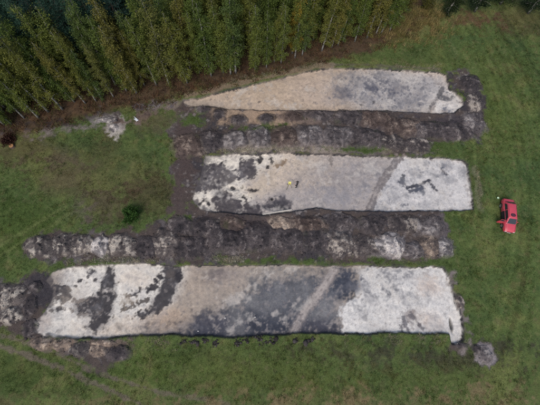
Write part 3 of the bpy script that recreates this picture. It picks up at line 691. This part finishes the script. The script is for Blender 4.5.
# ------------------------------------------------------------------ trees
def leaf_quads(P, size, rng, droop=.5, aspect=.75):
    n = len(P)
    a = rng.normal(size=(n, 3)); a[:, 2] -= droop; a /= np.linalg.norm(a, axis=1)[:, None]
    b = rng.normal(size=(n, 3)); b -= (a*b).sum(1)[:, None]*a; b /= np.linalg.norm(b, axis=1)[:, None]
    s = size*rng.uniform(.65, 1.35, n)
    a = a*s[:, None]; b = b*(s*aspect*.5)[:, None]
    V = np.stack([P, P+a*.5+b, P+a, P+a*.5-b], 1).reshape(-1, 3)
    return V, np.arange(n*4).reshape(-1, 4)
def make_birch(seed, hgt=12.0, wide=1.25, nleaf=8000, low=.22):
    rng = np.random.default_rng(seed); mb = MB()
    lean = rng.normal(0, .025, 2); ph = rng.uniform(0, 6, 2)
    def axisp(t): return np.array([lean[0]*t*hgt+.14*math.sin(2.2*t*3+ph[0])*t, lean[1]*t*hgt+.14*math.sin(2.6*t*3+ph[1])*t, t*hgt])
    ts_ = np.linspace(0, 1, 13); r0 = rng.uniform(.095, .13)
    mb.tube([axisp(t)-(np.array([0, 0, .25]) if t == 0 else 0) for t in ts_], [r0*(1.25 if t == 0 else 1)*(1-t)**.8+.012 for t in ts_], 8)
    nb = 44; L = []; 
    for i in range(nb):
        t = low+(.985-low)*((i+rng.uniform(0, 1))/nb)**.92
        prof = math.sin(math.pi*min(1, ((t-low)/(1-low))*.80+.20))**.8
        ln = wide*(.35+.85*prof)*rng.uniform(.6, 1.25); q = i*2.4+rng.normal(0, .5); up = rng.uniform(.5, .95)
        p0 = axisp(t); pts = [p0]; dv = np.array([math.cos(q)*math.cos(up), math.sin(q)*math.cos(up), math.sin(up)])
        for s_ in range(4):
            pts.append(pts[-1]+dv*ln/4); dv = dv+np.array([0, 0, -.32])+rng.normal(0, .12, 3); dv /= np.linalg.norm(dv)
        if i % 2 == 0 or t < .5: mb.tube(pts, [.030*(1-t)+.008]*2+[.014*(1-t)+.006]*2+[.004], 4, False)
        pts = np.array(pts); m = int(nleaf/nb*(.4+.9*prof)*ln/wide)
        tt = rng.beta(1.7, 1.1, m)*4; i0 = np.clip(tt.astype(int), 0, 3); f_ = (tt-i0)[:, None]
        base = pts[i0]*(1-f_)+pts[i0+1]*f_
        cl = rng.integers(0, 9, m); off = rng.normal(0, .17, (9, 3)); off[:, 2] -= np.abs(rng.normal(0, .22, 9))
        L.append(base+off[cl]+rng.normal(0, .11, (m, 3)))
    L = np.concatenate(L); V, Fq = leaf_quads(L, .13, rng)
    hv = fb(L[:, 0]*2+seed, L[:, 2]*1.5+L[:, 1]*2, 1.2, 2, seed)
    c = np.clip(1+.28*hv[:, None]*np.array([1.2, 1, .6])+rng.normal(0, .16, (len(L), 1)), .35, 1.9)*np.ones(3)
    yl = rng.uniform(0, 1, len(L)) < .07; c[yl] *= np.array([1.45, 1.25, .85])
    return mb, V, Fq, np.repeat(c, 4, 0)
def make_pine(seed, hgt=13.0, wide=1.9, n=9500, low=.35):
    rng = np.random.default_rng(seed); mb = MB()
    axisp = lambda t: np.array([.15*math.sin(t*4+seed), .15*math.cos(t*3+seed), t*hgt])
    ts_ = np.linspace(0, 1, 11); mb.tube([axisp(t)-(np.array([0, 0, .3]) if t == 0 else 0) for t in ts_], [.16*(1-t)**.8+.015 for t in ts_], 8)
    L = []; D = []
    nw = 15
    for wv in range(nw):
        t = low+(.98-low)*wv/(nw-1); prof = (1-((t-low)/(1-low))**1.6)*.85+.15
        for b in range(6):
            q = wv*.7+b*math.pi/3+rng.normal(0, .2); ln = wide*prof*rng.uniform(.6, 1.15); up = rng.uniform(.0, .5)
            dv = np.array([math.cos(q)*math.cos(up), math.sin(q)*math.cos(up), math.sin(up)]); p0 = axisp(t); pts = [p0, p0+dv*ln*.5, p0+dv*ln+np.array([0, 0, .18*ln])]
            mb.tube(pts, [.03*(1-t)+.012, .018, .006], 4, False)
            m = int(n/nw/6*prof*1.5); f_ = rng.beta(2.2, 1.1, m)[:, None]; base = p0+(pts[2]-p0)*f_
            cl = rng.integers(0, 7, m); off = rng.normal(0, .2, (7, 3))*np.array([1, 1, .6])
            L.append(base+off[cl]+rng.normal(0, .09, (m, 3)))
    L = np.concatenate(L); V, Fq = leaf_quads(L, .2, rng, -.7, .22)
    hv = fb(L[:, 0]*2+seed, L[:, 2]*1.5+L[:, 1]*2, 1.2, 2, seed)
    c = np.clip(1+.3*hv[:, None]+rng.normal(0, .15, (len(L), 1)), .4, 1.8)*np.ones(3)
    return mb, V, Fq, np.repeat(c, 4, 0)
def proto(kind, seed, **kw):
    mb, V, Fq, c = (make_birch if kind == 'birch' else make_pine)(seed, **kw)
    t = mb.build('trunk', M_BIRCH if kind == 'birch' else M_PINE, smooth=True); l = mesh('crown', V, Fq, M_LEAF, None, c)
    d = (t.data, l.data); bpy.data.objects.remove(t); bpy.data.objects.remove(l); return d
BP = [proto('birch', 100+i, hgt=11.5+.25*i, wide=.86+.13*((i*3) % 4), low=.05+.03*(i % 4)) for i in range(8)]
PP = [proto('pine', 200+i, hgt=13+.4*i) for i in range(4)]
rng = np.random.default_rng(77)
def tree(kind, x, y, s, color, label, group):
    d = (BP if kind == 'birch' else PP)[rng.integers(0, 8 if kind == 'birch' else 4)]
    e = empty('birch_tree' if kind == 'birch' else 'pine_tree', (x, y, float(zat(x, y)[0])), rng.uniform(0, 6.28)); e.scale = (s*rng.uniform(.80, 1.02),)*2+(s,)
    tag(e, label, 'tree', group)
    for nm, me in zip(('trunk', 'crown'), d):
        o = bpy.data.objects.new(nm, me); COL.objects.link(o); o.parent = e; o.color = (*color, 1)
    return e
EDGE = GP([(-60,152),(0,128),(28,119),(54,111),(80,103),(105,96),(130,91),(152,86),(180,80),(197,78),(220,75),(243,71),(258,66),(290,57),(330,49),(358,40),(392,27)])
seg = np.hypot(*(EDGE[1:]-EDGE[:-1]).T); cum = np.concatenate([[0], np.cumsum(seg)])
GREENS = [S(104,120,60), S(98,116,58), S(114,126,64), S(94,112,62), S(118,124,62)]; OL = [S(120,124,64), S(124,122,64), S(116,120,66)]; YEL = S(160,142,62); PINEC = [S(70,102,86), S(62,94,80), S(76,108,86), S(66,98,90)]
cnt = 0; nfront = 0
def ordinal(n):
    w1 = ['zeroth','first','second','third','fourth','fifth','sixth','seventh','eighth','ninth','tenth','eleventh','twelfth','thirteenth','fourteenth','fifteenth','sixteenth','seventeenth','eighteenth','nineteenth']
    if n < 20: return w1[n]
    t = ['','','twent','thirt','fort','fift'][n//10]; return t+'ieth' if n % 10 == 0 else t+'y-'+w1[n % 10]
for row in range(11):
    off = row*1.75; s_ = rng.uniform(0, 1.5)
    while s_ < cum[-1]+off*.2:
        px = np.interp(s_, cum, EDGE[:, 0]); py = np.interp(s_, cum, EDGE[:, 1])
        i0 = min(np.searchsorted(cum, s_, 'right')-1, len(seg)-1); tv = (EDGE[i0+1]-EDGE[i0])/seg[i0]; nv = np.array([-tv[1], tv[0]])
        xx, yy = np.array([px, py])+nv*(off+rng.normal(0, .35))+tv*(max(0, s_-cum[-1])+rng.normal(0, .3))
        s_ += rng.uniform(1.1, 1.75)*(1 if row < 2 else 1.25)
        hgt = rng.uniform(.78, 1.14)
        # leave out what neither this view nor one a step aside can see
        vis = False
        for hz in (1, 4, 8, 12):
            u, v = to_px(xx, yy, hz)
            if -45 < u < 580 and -25 < v < 420: vis = True
        if not vis: continue
        u0, v0 = to_px(xx, yy, 0)
        pine = (row >= 2 and u0 < 165 and rng.uniform() < .93) or (row >= 4 and u0 < 230 and rng.uniform() < .7) or (row >= 5 and rng.uniform() < .35)
        if pine:
            tree('pine', xx, yy, hgt*rng.uniform(.95, 1.12), PINEC[rng.integers(4)], 'blue-green pine standing behind the birches in the wood', 'pines in the back of the wood')
        else:
            r = rng.uniform(); col = GREENS[rng.integers(5)]
            if r < .14: col = OL[rng.integers(3)]
            elif r < .23: col = S(122,120,64)
            if row == 0: nfront += 1; tree('birch', xx, yy, hgt*.97, col, f'slender birch at the front edge of the wood, {ordinal(nfront)} from the left along the edge', 'front row birches of the wood')
            else: tree('birch', xx, yy, hgt*rng.uniform(.95, 1.1), col, 'slender green birch inside the wood, behind the front row', 'birches inside the wood')
        cnt += 1
p = G(292, 55); tree('birch', p[0], p[1]+.3, 1.0, YEL, 'golden yellow birch at the wood edge above the tapering trench', 'front row birches of the wood')
p = G(2, 118); tree('birch', p[0], p[1]+1.5, .9, YEL, 'yellow-leaved birch at the far left of the wood', 'front row birches of the wood')
p = G(345, 42); tree('birch', p[0], p[1]+1.0, .95, S(126,108,52), 'olive-yellow birch near the right end of the wood', 'front row birches of the wood')
for (u, v, s_, c_, lab) in [(446,14,.6,S(48,62,36),'dark green bushy tree cut by the top edge, left of the two at top right'),(474,12,.72,S(44,60,38),'dark green bushy tree cut by the top edge, above the brown patch'),(500,4,.72,S(50,64,36),'dark tree at the top edge between the brown patch and the right corner'),(528,13,.75,S(42,58,38),'dark tree in the top right corner of the field'),(550,20,.72,S(44,60,38),'dark tree just inside the right edge at the top corner'),(424,8,.5,S(92,92,46),'olive bushy birch beside the tall straw-coloured grass'),(405,12,.42,S(104,100,50),'low olive birch in front of the tall straw-coloured grass')]:
    p = G(u, v); e = tree('birch', p[0], p[1], s_, c_, lab, None); e.scale = (s_*2.0, s_*2.0, s_)
# shrub on the left field
def shrub(u, v, r, hgt, color, label, n=5200, seed=3):
    rg = np.random.default_rng(seed); e = tag(empty('leafy_shrub', at(u, v)), label, 'shrub'); mb = MB(); L = []
    for i in range(22):
        q = rg.uniform(0, 6.28); el = rg.uniform(.5, 1.45); ln = r*rg.uniform(.7, 1.1)
        tip = np.array([math.cos(q)*math.cos(el)*ln, math.sin(q)*math.cos(el)*ln, math.sin(el)*hgt*rg.uniform(.7, 1.05)])
        mid = tip*.5+rg.normal(0, .06, 3); mb.tube([(0, 0, -.1), mid, tip], [.03, .018, .006], 5, False)
        m = n//22; f_ = rg.beta(2.4, 1.0, m)[:, None]; cl = rg.integers(0, 6, m); off = rg.normal(0, .2, (6, 3)); L.append(tip*f_+off[cl]+rg.normal(0, .08, (m, 3)))
    L = np.concatenate(L); L[:, 2] = np.maximum(L[:, 2], .08); V, Fq = leaf_quads(L, .14, rg, 0)
    c = np.clip(1+.25*rg.normal(size=(len(L), 1)), .4, 1.8)*np.ones(3)
    mb.build('stem', M_PINE, e, True); o = mesh('crown', V, Fq, M_LEAF, e, np.repeat(c, 4, 0)); o.color = (*color, 1)
    return e
shrub(132, 217, 1.35, 1.5, S(66,98,46), 'rounded bright green shrub on the rough grass above the lower heap row')
shrub(10, 141, .8, .7, S(70,46,40), 'low dark red-brown bush beside the sawn stump at the far left', 2200, 8)

# ------------------------------------------------------------------ small finds on the site
M_WOOD = plain('sawn_wood', S(158,118,80), .8); M_PLANK = plain('weathered_plank', S(196,190,178), .8)
e = tag(empty('tree_stump', at(13, 147)), 'sawn stump with tan cut face at the far left edge of the wood', 'stump')
mb = MB(); mb.lathe([(.36,-.1),(.31,.06),(.27,.22),(.265,.34)], n=18); mb.build('bark', M_PINE, e, True)
mb = MB(); mb.lathe([(.262,.336),(.2,.352),(.001,.356)], n=18); mb.build('cut_face', M_WOOD, e)
p0 = np.array(at(262.5, 214)); p1 = np.array(at(292, 209.5)); dd = p1-p0
rz = math.atan2(dd[1], dd[0]); ln = math.hypot(dd[0], dd[1])
zc = float(max(zat(np.linspace(p0[0], p1[0], 30), np.linspace(p0[1], p1[1], 30))))
o = MB().box((0, 0, 0), (ln, .17, .05)).build('plank', M_PLANK, bevel=.006); o.location = ((p0[0]+p1[0])/2, (p0[1]+p1[1])/2, zc+.02); o.rotation_euler = (0, 0, rz)
tag(o, 'long pale plank lying on the lower edge of the middle trench', 'plank')
# crumpled white sheet at the wood
m_, t_, p_ = material('white_plastic'); p_.inputs['Base Color'].default_value = (.6, .64, .68, 1); p_.inputs['Roughness'].default_value = .35
q = np.linspace(-.5, .5, 15); XX, YY = np.meshgrid(q, q); X1, Y1 = XX.ravel(), YY.ravel()
zz = .13+.12*fb(X1*2, Y1*2, .5, 3, 7)+.05*fb(X1*3, Y1*3, .3, 2, 9); zz = np.where(np.maximum(abs(X1), abs(Y1)) > .42, np.minimum(zz, .02), np.maximum(zz, .02))
I = np.arange(225).reshape(15, 15); fq = np.stack([I[:-1, :-1], I[:-1, 1:], I[1:, 1:], I[1:, :-1]], -1).reshape(-1, 4)
V = np.stack([X1*.6+.12*fb(X1, Y1, .4, 2, 4), Y1*.32+.06*fb(X1, Y1, .4, 2, 5), zz], -1)
o = mesh('plastic_sheet', V, fq, m_, smooth=True, loc=at(136, 119.5)); o.rotation_euler = (0, 0, rad(-40)); b = o.modifiers.new('t', 'SOLIDIFY'); b.thickness = .012
tag(o, 'crumpled white plastic sheet near the white sand at the wood edge', 'sheet')
# bucket helper
def bucket(u, v, color, label, r=.15, h=.28, tilt=0):
    e = tag(empty('bucket', at(u, v)), label, 'bucket'); mt = plain('bucket_plastic', color, .4)
    mb = MB(); mb.lathe([(.001,.01),(r*.78,.01),(r,h),(r*1.06,h),(r*1.06,h-.02),(r*.97,h-.02),(r*.76,.03),(.001,.03)], n=18); mb.build('pail', mt, e, True)
    pts = [(r*1.03*math.cos(t), .35*r*math.sin(t), h-.02+.02*math.sin(t)) for t in np.linspace(0, math.pi, 9)]; MB().tube(pts, [.006]*9, 5).build('handle', M_PINE, e, True)
bucket(272, 199, S(52,52,56), 'dark bucket at the upper rim of the dark pit in the middle trench')
bucket(497, 198.5, S(196,222,196), 'small pale green bucket on the grass behind the red car', .13, .24)
M_PEG = plain('white_peg', (.8, .8, .78), .5); M_STAKE = plain('peg_stick', S(150,130,100), .8)
for u, v, lab in [(225,318,'white find marker on the dark floor of the long trench, left of the pale blotch'),(255,317,'white find marker on the dark floor of the long trench, right of the pale blotch'),(198,331,'white find marker near the lower edge of the long trench')]:
    e = tag(empty('find_marker', at(u, v)), lab, 'marker', 'white find markers in the long trench')
    MB().box((0, 0, .13), (.03, .03, .34)).build('stick', M_STAKE, e); MB().box((0, -.021, .27), (.16, .012, .11), rx=-.5).build('card', M_PEG, e)
# total station on its tripod
M_YEL = plain('instrument_yellow', S(232,224,120), .45); M_OLV = plain('tripod_olive', S(120,112,60), .6); M_BLK = plain('black_plastic', (.02, .02, .022), .45)
e = tag(empty('surveying_instrument', at(288.7, 187)), 'yellow-white survey instrument on an olive tripod in the middle trench', 'instrument')
for k in range(3):
    q = rad(90+120*k+20); a = Vector((math.cos(q), math.sin(q), 0)); 
    lg = MB(); s_ = Vector((-a.y, a.x, 0))*.03
    lg.tube([a*.10+Vector((0, 0, 1.38)), a*.42+Vector((0, 0, -.02))], [.028, .018], 6); lg.build('leg', M_OLV, e, True)
MB().lathe([(.001,1.36),(.13,1.36),(.14,1.40),(.13,1.42),(.001,1.42)], n=14).build('tripod_head', M_OLV, e)
mb = MB(); mb.lathe([(.001,1.42),(.12,1.42),(.12,1.47),(.001,1.47)], n=14); mb.box((0, 0, 1.51), (.30, .24, .08)); mb.box((-.125, 0, 1.63), (.06, .22, .18)); mb.box((.125, 0, 1.63), (.06, .22, .18)); mb.box((0, 0, 1.745), (.32, .22, .06)); mb.build('housing', M_YEL, e, bevel=.012)
MB().tube([(0, -.13, 1.63), (0, .13, 1.63)], [.045, .05], 10).build('telescope', M_BLK, e, True)

# surveyor
def person(u, v, face, label):
    e = tag(empty('person', at(u, v), face), label, 'person')
    N = {}; V = []; Rr = []; E = []
    def add(n_, p, r, par=None):
        N[n_] = len(V); V.append(p); Rr.append(r)
        if par: E.append((N[par], N[n_]))
    add('pel', (0, 0, .98), (.17, .13)); add('wai', (0, .01, 1.12), (.155, .115), 'pel'); add('che', (0, .02, 1.32), (.18, .13), 'wai'); add('sho', (0, .01, 1.46), (.13, .10), 'che'); add('nek', (0, .02, 1.54), (.06, .06), 'sho')
    add('he1', (0, .035, 1.61), (.078, .09), 'nek'); add('he2', (0, .03, 1.70), (.088, .10), 'he1'); add('he3', (0, .02, 1.775), (.055, .065), 'he2')
    for s_, nm in ((-1, 'l'), (1, 'r')):
        add(nm+'h', (s_*.10, 0, .90), (.10, .10), 'pel'); add(nm+'k', (s_*.115, .02, .50), (.065, .07), nm+'h'); add(nm+'c', (s_*.118, -.01, .33), (.06, .062), nm+'k'); add(nm+'a', (s_*.12, -.03, .09), (.042, .048), nm+'c'); add(nm+'f', (s_*.13, .10, .045), (.042, .036), nm+'a'); add(nm+'t', (s_*.135, .17, .035), (.036, .028), nm+'f')
        add(nm+'s', (s_*.20, .01, 1.43), (.075, .075), 'sho'); add(nm+'e', (s_*.25, .03, 1.17), (.052, .052), nm+'s'); add(nm+'w', (s_*.20, .24, 1.10), (.032, .03), nm+'e'); add(nm+'p', (s_*.19, .32, 1.11), (.038, .022), nm+'w')
    me = bpy.data.meshes.new('body'); me.from_pydata(V, E, []); o = bpy.data.objects.new('body', me); COL.objects.link(o); o.parent = e
    sk = o.modifiers.new('skin', 'SKIN'); sk.use_smooth_shade = True
    for i, r in enumerate(Rr): me.skin_vertices[0].data[i].radius = r; me.skin_vertices[0].data[i].use_root = (i == 0)
    sb = o.modifiers.new('sub', 'SUBSURF'); sb.levels = 1; sb.render_levels = 1
    # clothing by height: dark trousers, dark jacket, skin above the collar and beyond the cuffs
    m, t, p = material('clothed_body'); tc = t.nodes.new('ShaderNodeTexCoord'); sx = t.nodes.new('ShaderNodeSeparateXYZ'); t.links.new(tc.outputs['Object'], sx.inputs[0])
    def step(src, thr):
        n_ = t.nodes.new('ShaderNodeMath'); n_.operation = 'GREATER_THAN'; n_.inputs[1].default_value = thr; t.links.new(src, n_.inputs[0]); return n_.outputs[0]
    def mx(f, a, b):
        n_ = t.nodes.new('ShaderNodeMix'); n_.data_type = 'RGBA'; t.links.new(f, n_.inputs[0])
        for s_, v_ in ((6, a), (7, b)):
            if isinstance(v_, tuple): n_.inputs[s_].default_value = (*v_, 1)
            else: t.links.new(v_, n_.inputs[s_])
        return n_.outputs[2]
    c = mx(step(sx.outputs[2], .09), (.015, .012, .01), (.022, .022, .026)); c = mx(step(sx.outputs[2], .95), c, (.03, .026, .030)); c = mx(step(sx.outputs[2], 1.545), c, (.42, .27, .20)); c = mx(step(sx.outputs[1], .235), c, (.42, .27, .20))
    t.links.new(c, p.inputs['Base Color']); p.inputs['Roughness'].default_value = .9; me.materials.append(m)
    hm = MB(); hm.lathe([(.098,1.655),(.112,1.70),(.108,1.76),(.08,1.81),(.03,1.832),(.001,1.835)], (0, .01, 0), 14); hm.build('hair', M_BLK, e, True)
    fm = MB()
    fm.tube([(0, .125, 1.70), (0, .15, 1.665), (0, .125, 1.655)], [.012, .017, .012], 6); fm.build('nose', plain('skin', (.42, .27, .20), .6), e, True)
    for s_ in (-1, 1):
        MB().lathe([(.001,-.013),(.012,0),(.001,.013)], (s_*.036, .122, 1.705), 8).build('eye', M_BLK, e)
        MB().lathe([(.001,-.03),(.016,0),(.001,.03)], (s_*.093, .02, 1.69), 8).build('ear', bpy.data.materials['skin'], e)
        for f_ in range(4):
            x_ = s_*.19+(f_-1.5)*.019; L_ = [.065, .075, .07, .055][f_]
            MB().tube([(x_, .335, 1.115), (x_, .335+L_*.55, 1.112), (x_, .335+L_*.8, 1.085)], [.0095, .009, .007], 6).build('finger', bpy.data.materials['skin'], e, True)
        MB().tube([(s_*.19-s_*.03, .30, 1.115), (s_*.19-s_*.062, .335, 1.115), (s_*.19-s_*.058, .36, 1.11)], [.011, .010, .008], 6).build('thumb', bpy.data.materials['skin'], e, True)
    return e
person(296.6, 186.2, rad(84), 'person in dark clothes standing at the survey instrument in the middle trench')

# ------------------------------------------------------------------ red car
def car():
    pr = G(503.0, 200.5); pf = G(505.0, 233.5); c = (pr+pf)/2; d = pf-pr; rz = math.atan2(d[1], d[0])-math.pi/2
    c = c+np.array([.22, 0]); e = tag(empty('parked_car', (c[0], c[1], float(zat(*c)[0])+.01), rz), 'red car with its front side door open, parked on the grass at the right', 'car')
    m, t, p = material('red_paint'); n = noise(t, 2.2, 3); r = ramp(t, n.outputs[0], .3, .7, (.52, .055, .08), (.58, .068, .10)); t.links.new(r.outputs[0], p.inputs['Base Color'])
    p.inputs['Roughness'].default_value = .42; p.inputs['Coat Weight'].default_value = .5; p.inputs['Coat Roughness'].default_value = .2; RED = m
    m, t, p = material('car_glass'); p.inputs['Base Color'].default_value = (.03, .035, .04, 1); p.inputs['Roughness'].default_value = .06; p.inputs['Specular IOR Level'].default_value = .7; GL = m
    RUB = plain('tyre_rubber', (.02, .02, .02), .9); RIM = plain('rim_alloy', (.5, .5, .52), .35, .5, .8); INT = plain('car_interior', (.025, .022, .024), .9); LMP = plain('lamp_glass', (.7, .72, .74), .15, .6); TL = plain('tail_glass', (.4, .02, .02), .2, .6); BMP = plain('bumper_plastic', (.05, .045, .048), .6); PLT = plain('plate_white', (.75, .75, .72), .5)
    e.scale = (.85, 1, 1)
    # lower body: stations rear -> front : y, half width, z bottom, z shoulder, z top
    st = [(-2.12,.62,.40,.62,.70),(-2.08,.74,.30,.72,.86),(-1.98,.79,.27,.78,.93),(-1.6,.835,.24,.80,.95),(-1.0,.85,.22,.81,.96),(0,.855,.22,.81,.96),(.8,.85,.22,.80,.95),(1.2,.845,.22,.78,.93),(1.6,.83,.23,.74,.87),(1.95,.79,.25,.68,.78),(2.08,.72,.28,.62,.71),(2.13,.60,.36,.52,.58)]
    def ring(y, wd, zb, zs, zt):
        return [(-wd*.9, y, zb), (-wd*.985, y, zb+.12), (-wd, y, (zb+zs)/2), (-wd*.985, y, zs), (-wd*.90, y, zt-.012), (-wd*.5, y, zt+.012), (0, y, zt+.018), (wd*.5, y, zt+.012), (wd*.90, y, zt-.012), (wd*.985, y, zs), (wd, y, (zb+zs)/2), (wd*.985, y, zb+.12), (wd*.9, y, zb)]
    mb = MB(); V = []; Fs = []; n = 13
    for s_ in st: V += ring(*s_)
    for i in range(len(st)-1):
        for k in range(n): Fs.append((i*n+k, (i+1)*n+k, (i+1)*n+(k+1) % n, i*n+(k+1) % n))
    Fs += [tuple(range(n)), tuple((len(st)-1)*n+k for k in range(n))[::-1]]
    mb.add(V, Fs); mb.build('body', RED, e, True)
    # cabin
    gh = [(-1.72,.74,.955),(-1.30,.60,1.40),(-1.15,.575,1.435),(-.3,.585,1.455),(.45,.575,1.435),(.60,.56,1.41),(1.22,.72,.945)]
    V = []; Fs = []
    bs = {0: -1.74, 6: 1.24}
    for i, (y, wt, zt) in enumerate(gh):
        yb = y if i in (0, 6) else y*1.0
        V += [(-.765 if 0 < i < 6 else -wt, yb, .945), (-(wt+.06) if 0 < i < 6 else -wt, y, zt-.06 if 0 < i < 6 else zt), (-wt+.05, y, zt), (0, y, zt+.015), (wt-.05, y, zt), ((wt+.06) if 0 < i < 6 else wt, y, zt-.06 if 0 < i < 6 else zt), (.765 if 0 < i < 6 else wt, yb, .945)]
    for i in range(6):
        for k in range(6): Fs.append((i*7+k, (i+1)*7+k, (i+1)*7+k+1, i*7+k+1))
    MB().add(V, Fs).build('roof', RED, e, True)
    def lerp(a, b, t): return tuple(np.array(a)*(1-t)+np.array(b)*t)
    def pane(name, q, off, mat=GL):
        q = [np.array(x_) for x_ in q]; nn = np.cross(q[1]-q[0], q[3]-q[0]); nn /= np.linalg.norm(nn)
        q0 = [x_+nn*off for x_ in q]; q1 = [x_+nn*(off-.012) for x_ in q]
        return MB().add(q0+q1, [(0,1,2,3),(7,6,5,4),(0,4,5,1),(1,5,6,2),(2,6,7,3),(3,7,4,0)]).build(name, mat, e)
    pane('windscreen', [(.62,1.17,.985),(-.62,1.17,.985),(-.50,.64,1.395),(.50,.64,1.395)], .025)
    pane('rear_window', [(-.62,-1.68,1.0),(.62,-1.68,1.0),(.53,-1.33,1.375),(-.53,-1.33,1.375)], .025)
    for s_ in (-1, 1):
        def sw(y0, y1, y0t, y1t, nm, s_=s_):
            q = [(s_*.752, y0, .985), (s_*.752, y1, .985), (s_*.655, y1t, 1.345), (s_*.655, y0t, 1.345)]
            if s_ < 0: q = [q[1], q[0], q[3], q[2]]
            return pane(nm, q, .022)
        sw(-1.38, -.52, -1.16, -.52, 'side_window')
        if s_ < 0: sw(-.44, .92, -.44, .52, 'side_window')
        else: sw(-.44, .92, -.44, .52, 'door_opening').data.materials[0] = INT
        for y_ in (-1.28, 1.32):
            wh = MB().lathe([(.20,-.09),(.285,-.085),(.305,-.05),(.305,.05),(.285,.085),(.20,.09)], (s_*.765, y_, .305), 22, 'x').build('wheel', RUB, e, True)
            MB().lathe([(.001,s_*.075),(.07,s_*.08),(.19,s_*.065),(.205,s_*.085)], (s_*.765, y_, .305), 22, 'x').build('rim', RIM, wh, True)
            a_ = MB().lathe([(.345,-.008),(.345,.012),(.30,.012)], (s_*.85, y_, .305), 22, 'x').build('wheel_arch', BMP, e, True)
        MB().box((s_*.91, .86, 1.02), (.15, .09, .11)).build('wing_mirror', RED, e, bevel=.025)
        MB().box((s_*.56, 2.085, .60), (.30, .07, .13)).build('headlight', LMP, e, bevel=.02)
        MB().box((s_*.58, -2.10, .72), (.24, .06, .16)).build('tail_light', TL, e, bevel=.02)
        MB().box((s_*.862, -.05, .55), (.012, 2.1, .05)).build('side_trim', BMP, e)
        MB().box((s_*.858, -.62, .76), (.03, .16, .03)).build('door_handle', BMP, e, bevel=.008)
    # gap of the open door on the side towards the trenches, and the door itself
    MB().add([(.8625,-.42,.30),(.8625,.95,.30),(.8625,.98,.80),(.8625,.9,.93),(.8625,-.42,.93),(.80,-.42,.30),(.80,.95,.30),(.80,.98,.80),(.80,.9,.93),(.80,-.42,.93)], [(0,1,2,3,4),(9,8,7,6,5)]+[(i,5+i,5+(i+1)%5,(i+1)%5) for i in range(5)]).build('door_opening', INT, e)
    dr = bpy.data.objects.new('hinge', None)
    ang = rad(86)
    hx, hy = .865, .97
    def T(x_, y_, z_):   # door-local: y back from the hinge, x outwards
        ca, sa = math.cos(ang), math.sin(ang); return (hx+(-y_)*sa*1+x_*ca, hy+y_*ca+x_*sa, z_)
    prof = [(0,.28),(-.76,.28),(-.80,.55),(-.78,.92),(0,.93)]
    V = [T(-.0, y_, z_) for y_, z_ in prof]+[T(.07, y_, z_) for y_, z_ in prof]
    door = MB().add(V, [(0,1,2,3,4),(9,8,7,6,5)]+[(i,5+i,5+(i+1)%5,(i+1)%5) for i in range(5)]).build('door', RED, e); door['label'] = 'open front door'
    fr = [(-.06,.93),(-.36,1.33),(-.72,1.34),(-.76,.93)]
    MB().tube([T(.03-.08*(z_-.93), y_, z_) for y_, z_ in fr], [.022]*4, 6).build('window_frame', RED, door, True)
    V = [T(.03-.08*(z_-.93), y_, z_) for y_, z_ in fr]+[T(.042-.08*(z_-.93), y_, z_) for y_, z_ in fr]
    MB().add(V, [(0,1,2,3),(7,6,5,4)]+[(i,4+i,4+(i+1)%4,(i+1)%4) for i in range(4)]).build('side_window', GL, door)
    bpy.data.objects.remove(dr)
    # sunroof with a dark oval rim
    def oval(a, b, n=20, cy=.18): return [(a*abs(math.cos(q))**.8*np.sign(math.cos(q)), cy+b*abs(math.sin(q))**.8*np.sign(math.sin(q))) for q in np.linspace(0, 2*math.pi, n, endpoint=False)]
    rz_ = lambda x_, y_: 1.462-.02*abs(x_)-(.02 if y_ > .35 else 0)
    o1 = oval(.34, .20); o2 = oval(.26, .13)
    V = [(x_, y_, rz_(x_, y_)+.022) for x_, y_ in o1]+[(x_, y_, rz_(x_, y_)+.024) for x_, y_ in o2]; Vb = [(x_, y_, 1.40) for x_, y_ in o1]
    MB().add(V+Vb, [(i, (i+1) % 20, 20+(i+1) % 20, 20+i) for i in range(20)]+[(40+i, 40+(i+1) % 20, (i+1) % 20, i) for i in range(20)]).build('sunroof_rim', INT, e)
    MB().add([(x_, y_, rz_(x_, y_)+.018) for x_, y_ in o2], [tuple(range(20))]).build('sunroof_glass', plain('tinted_glass', (.10, .03, .05), .15, .6), e)
    MB().box((0, 2.10, .42), (1.35, .12, .16)).build('front_bumper', BMP, e, bevel=.03); MB().box((0, -2.10, .46), (1.4, .12, .18)).build('rear_bumper', BMP, e, bevel=.03)
    MB().box((0, 2.165, .43), (.50, .014, .11)).build('number_plate', PLT, e); MB().box((0, -2.14, .64), (.50, .03, .11)).build('number_plate', PLT, e)
    MB().box((0, 2.105, .59), (.62, .05, .09)).build('grille', BMP, e)
    for y_ in (-.47, .98):
        MB().box((-.861, y_, .58), (.012, .014, .62)).build('door_gap', INT, e)
    for s_ in (-1, 1): MB().tube([(s_*.70, 1.26, .945), (s_*.66, 1.7, .868), (s_*.58, 2.0, .775)], [.008]*3, 5).build('bonnet_gap', INT, e)
    for s_ in (-1, 1): MB().tube([(s_*.56, -1.1, 1.445), (s_*.57, -.3, 1.462), (s_*.555, .42, 1.445)], [.012]*3, 5).build('roof_strip', BMP, e)
    for s_ in (-1, 1): MB().tube([(s_*.12-.02, 1.20, .985), (s_*.12+.42, 1.14, 1.03)], [.008, .006], 5).build('wiper', BMP, e)
    return e
car()
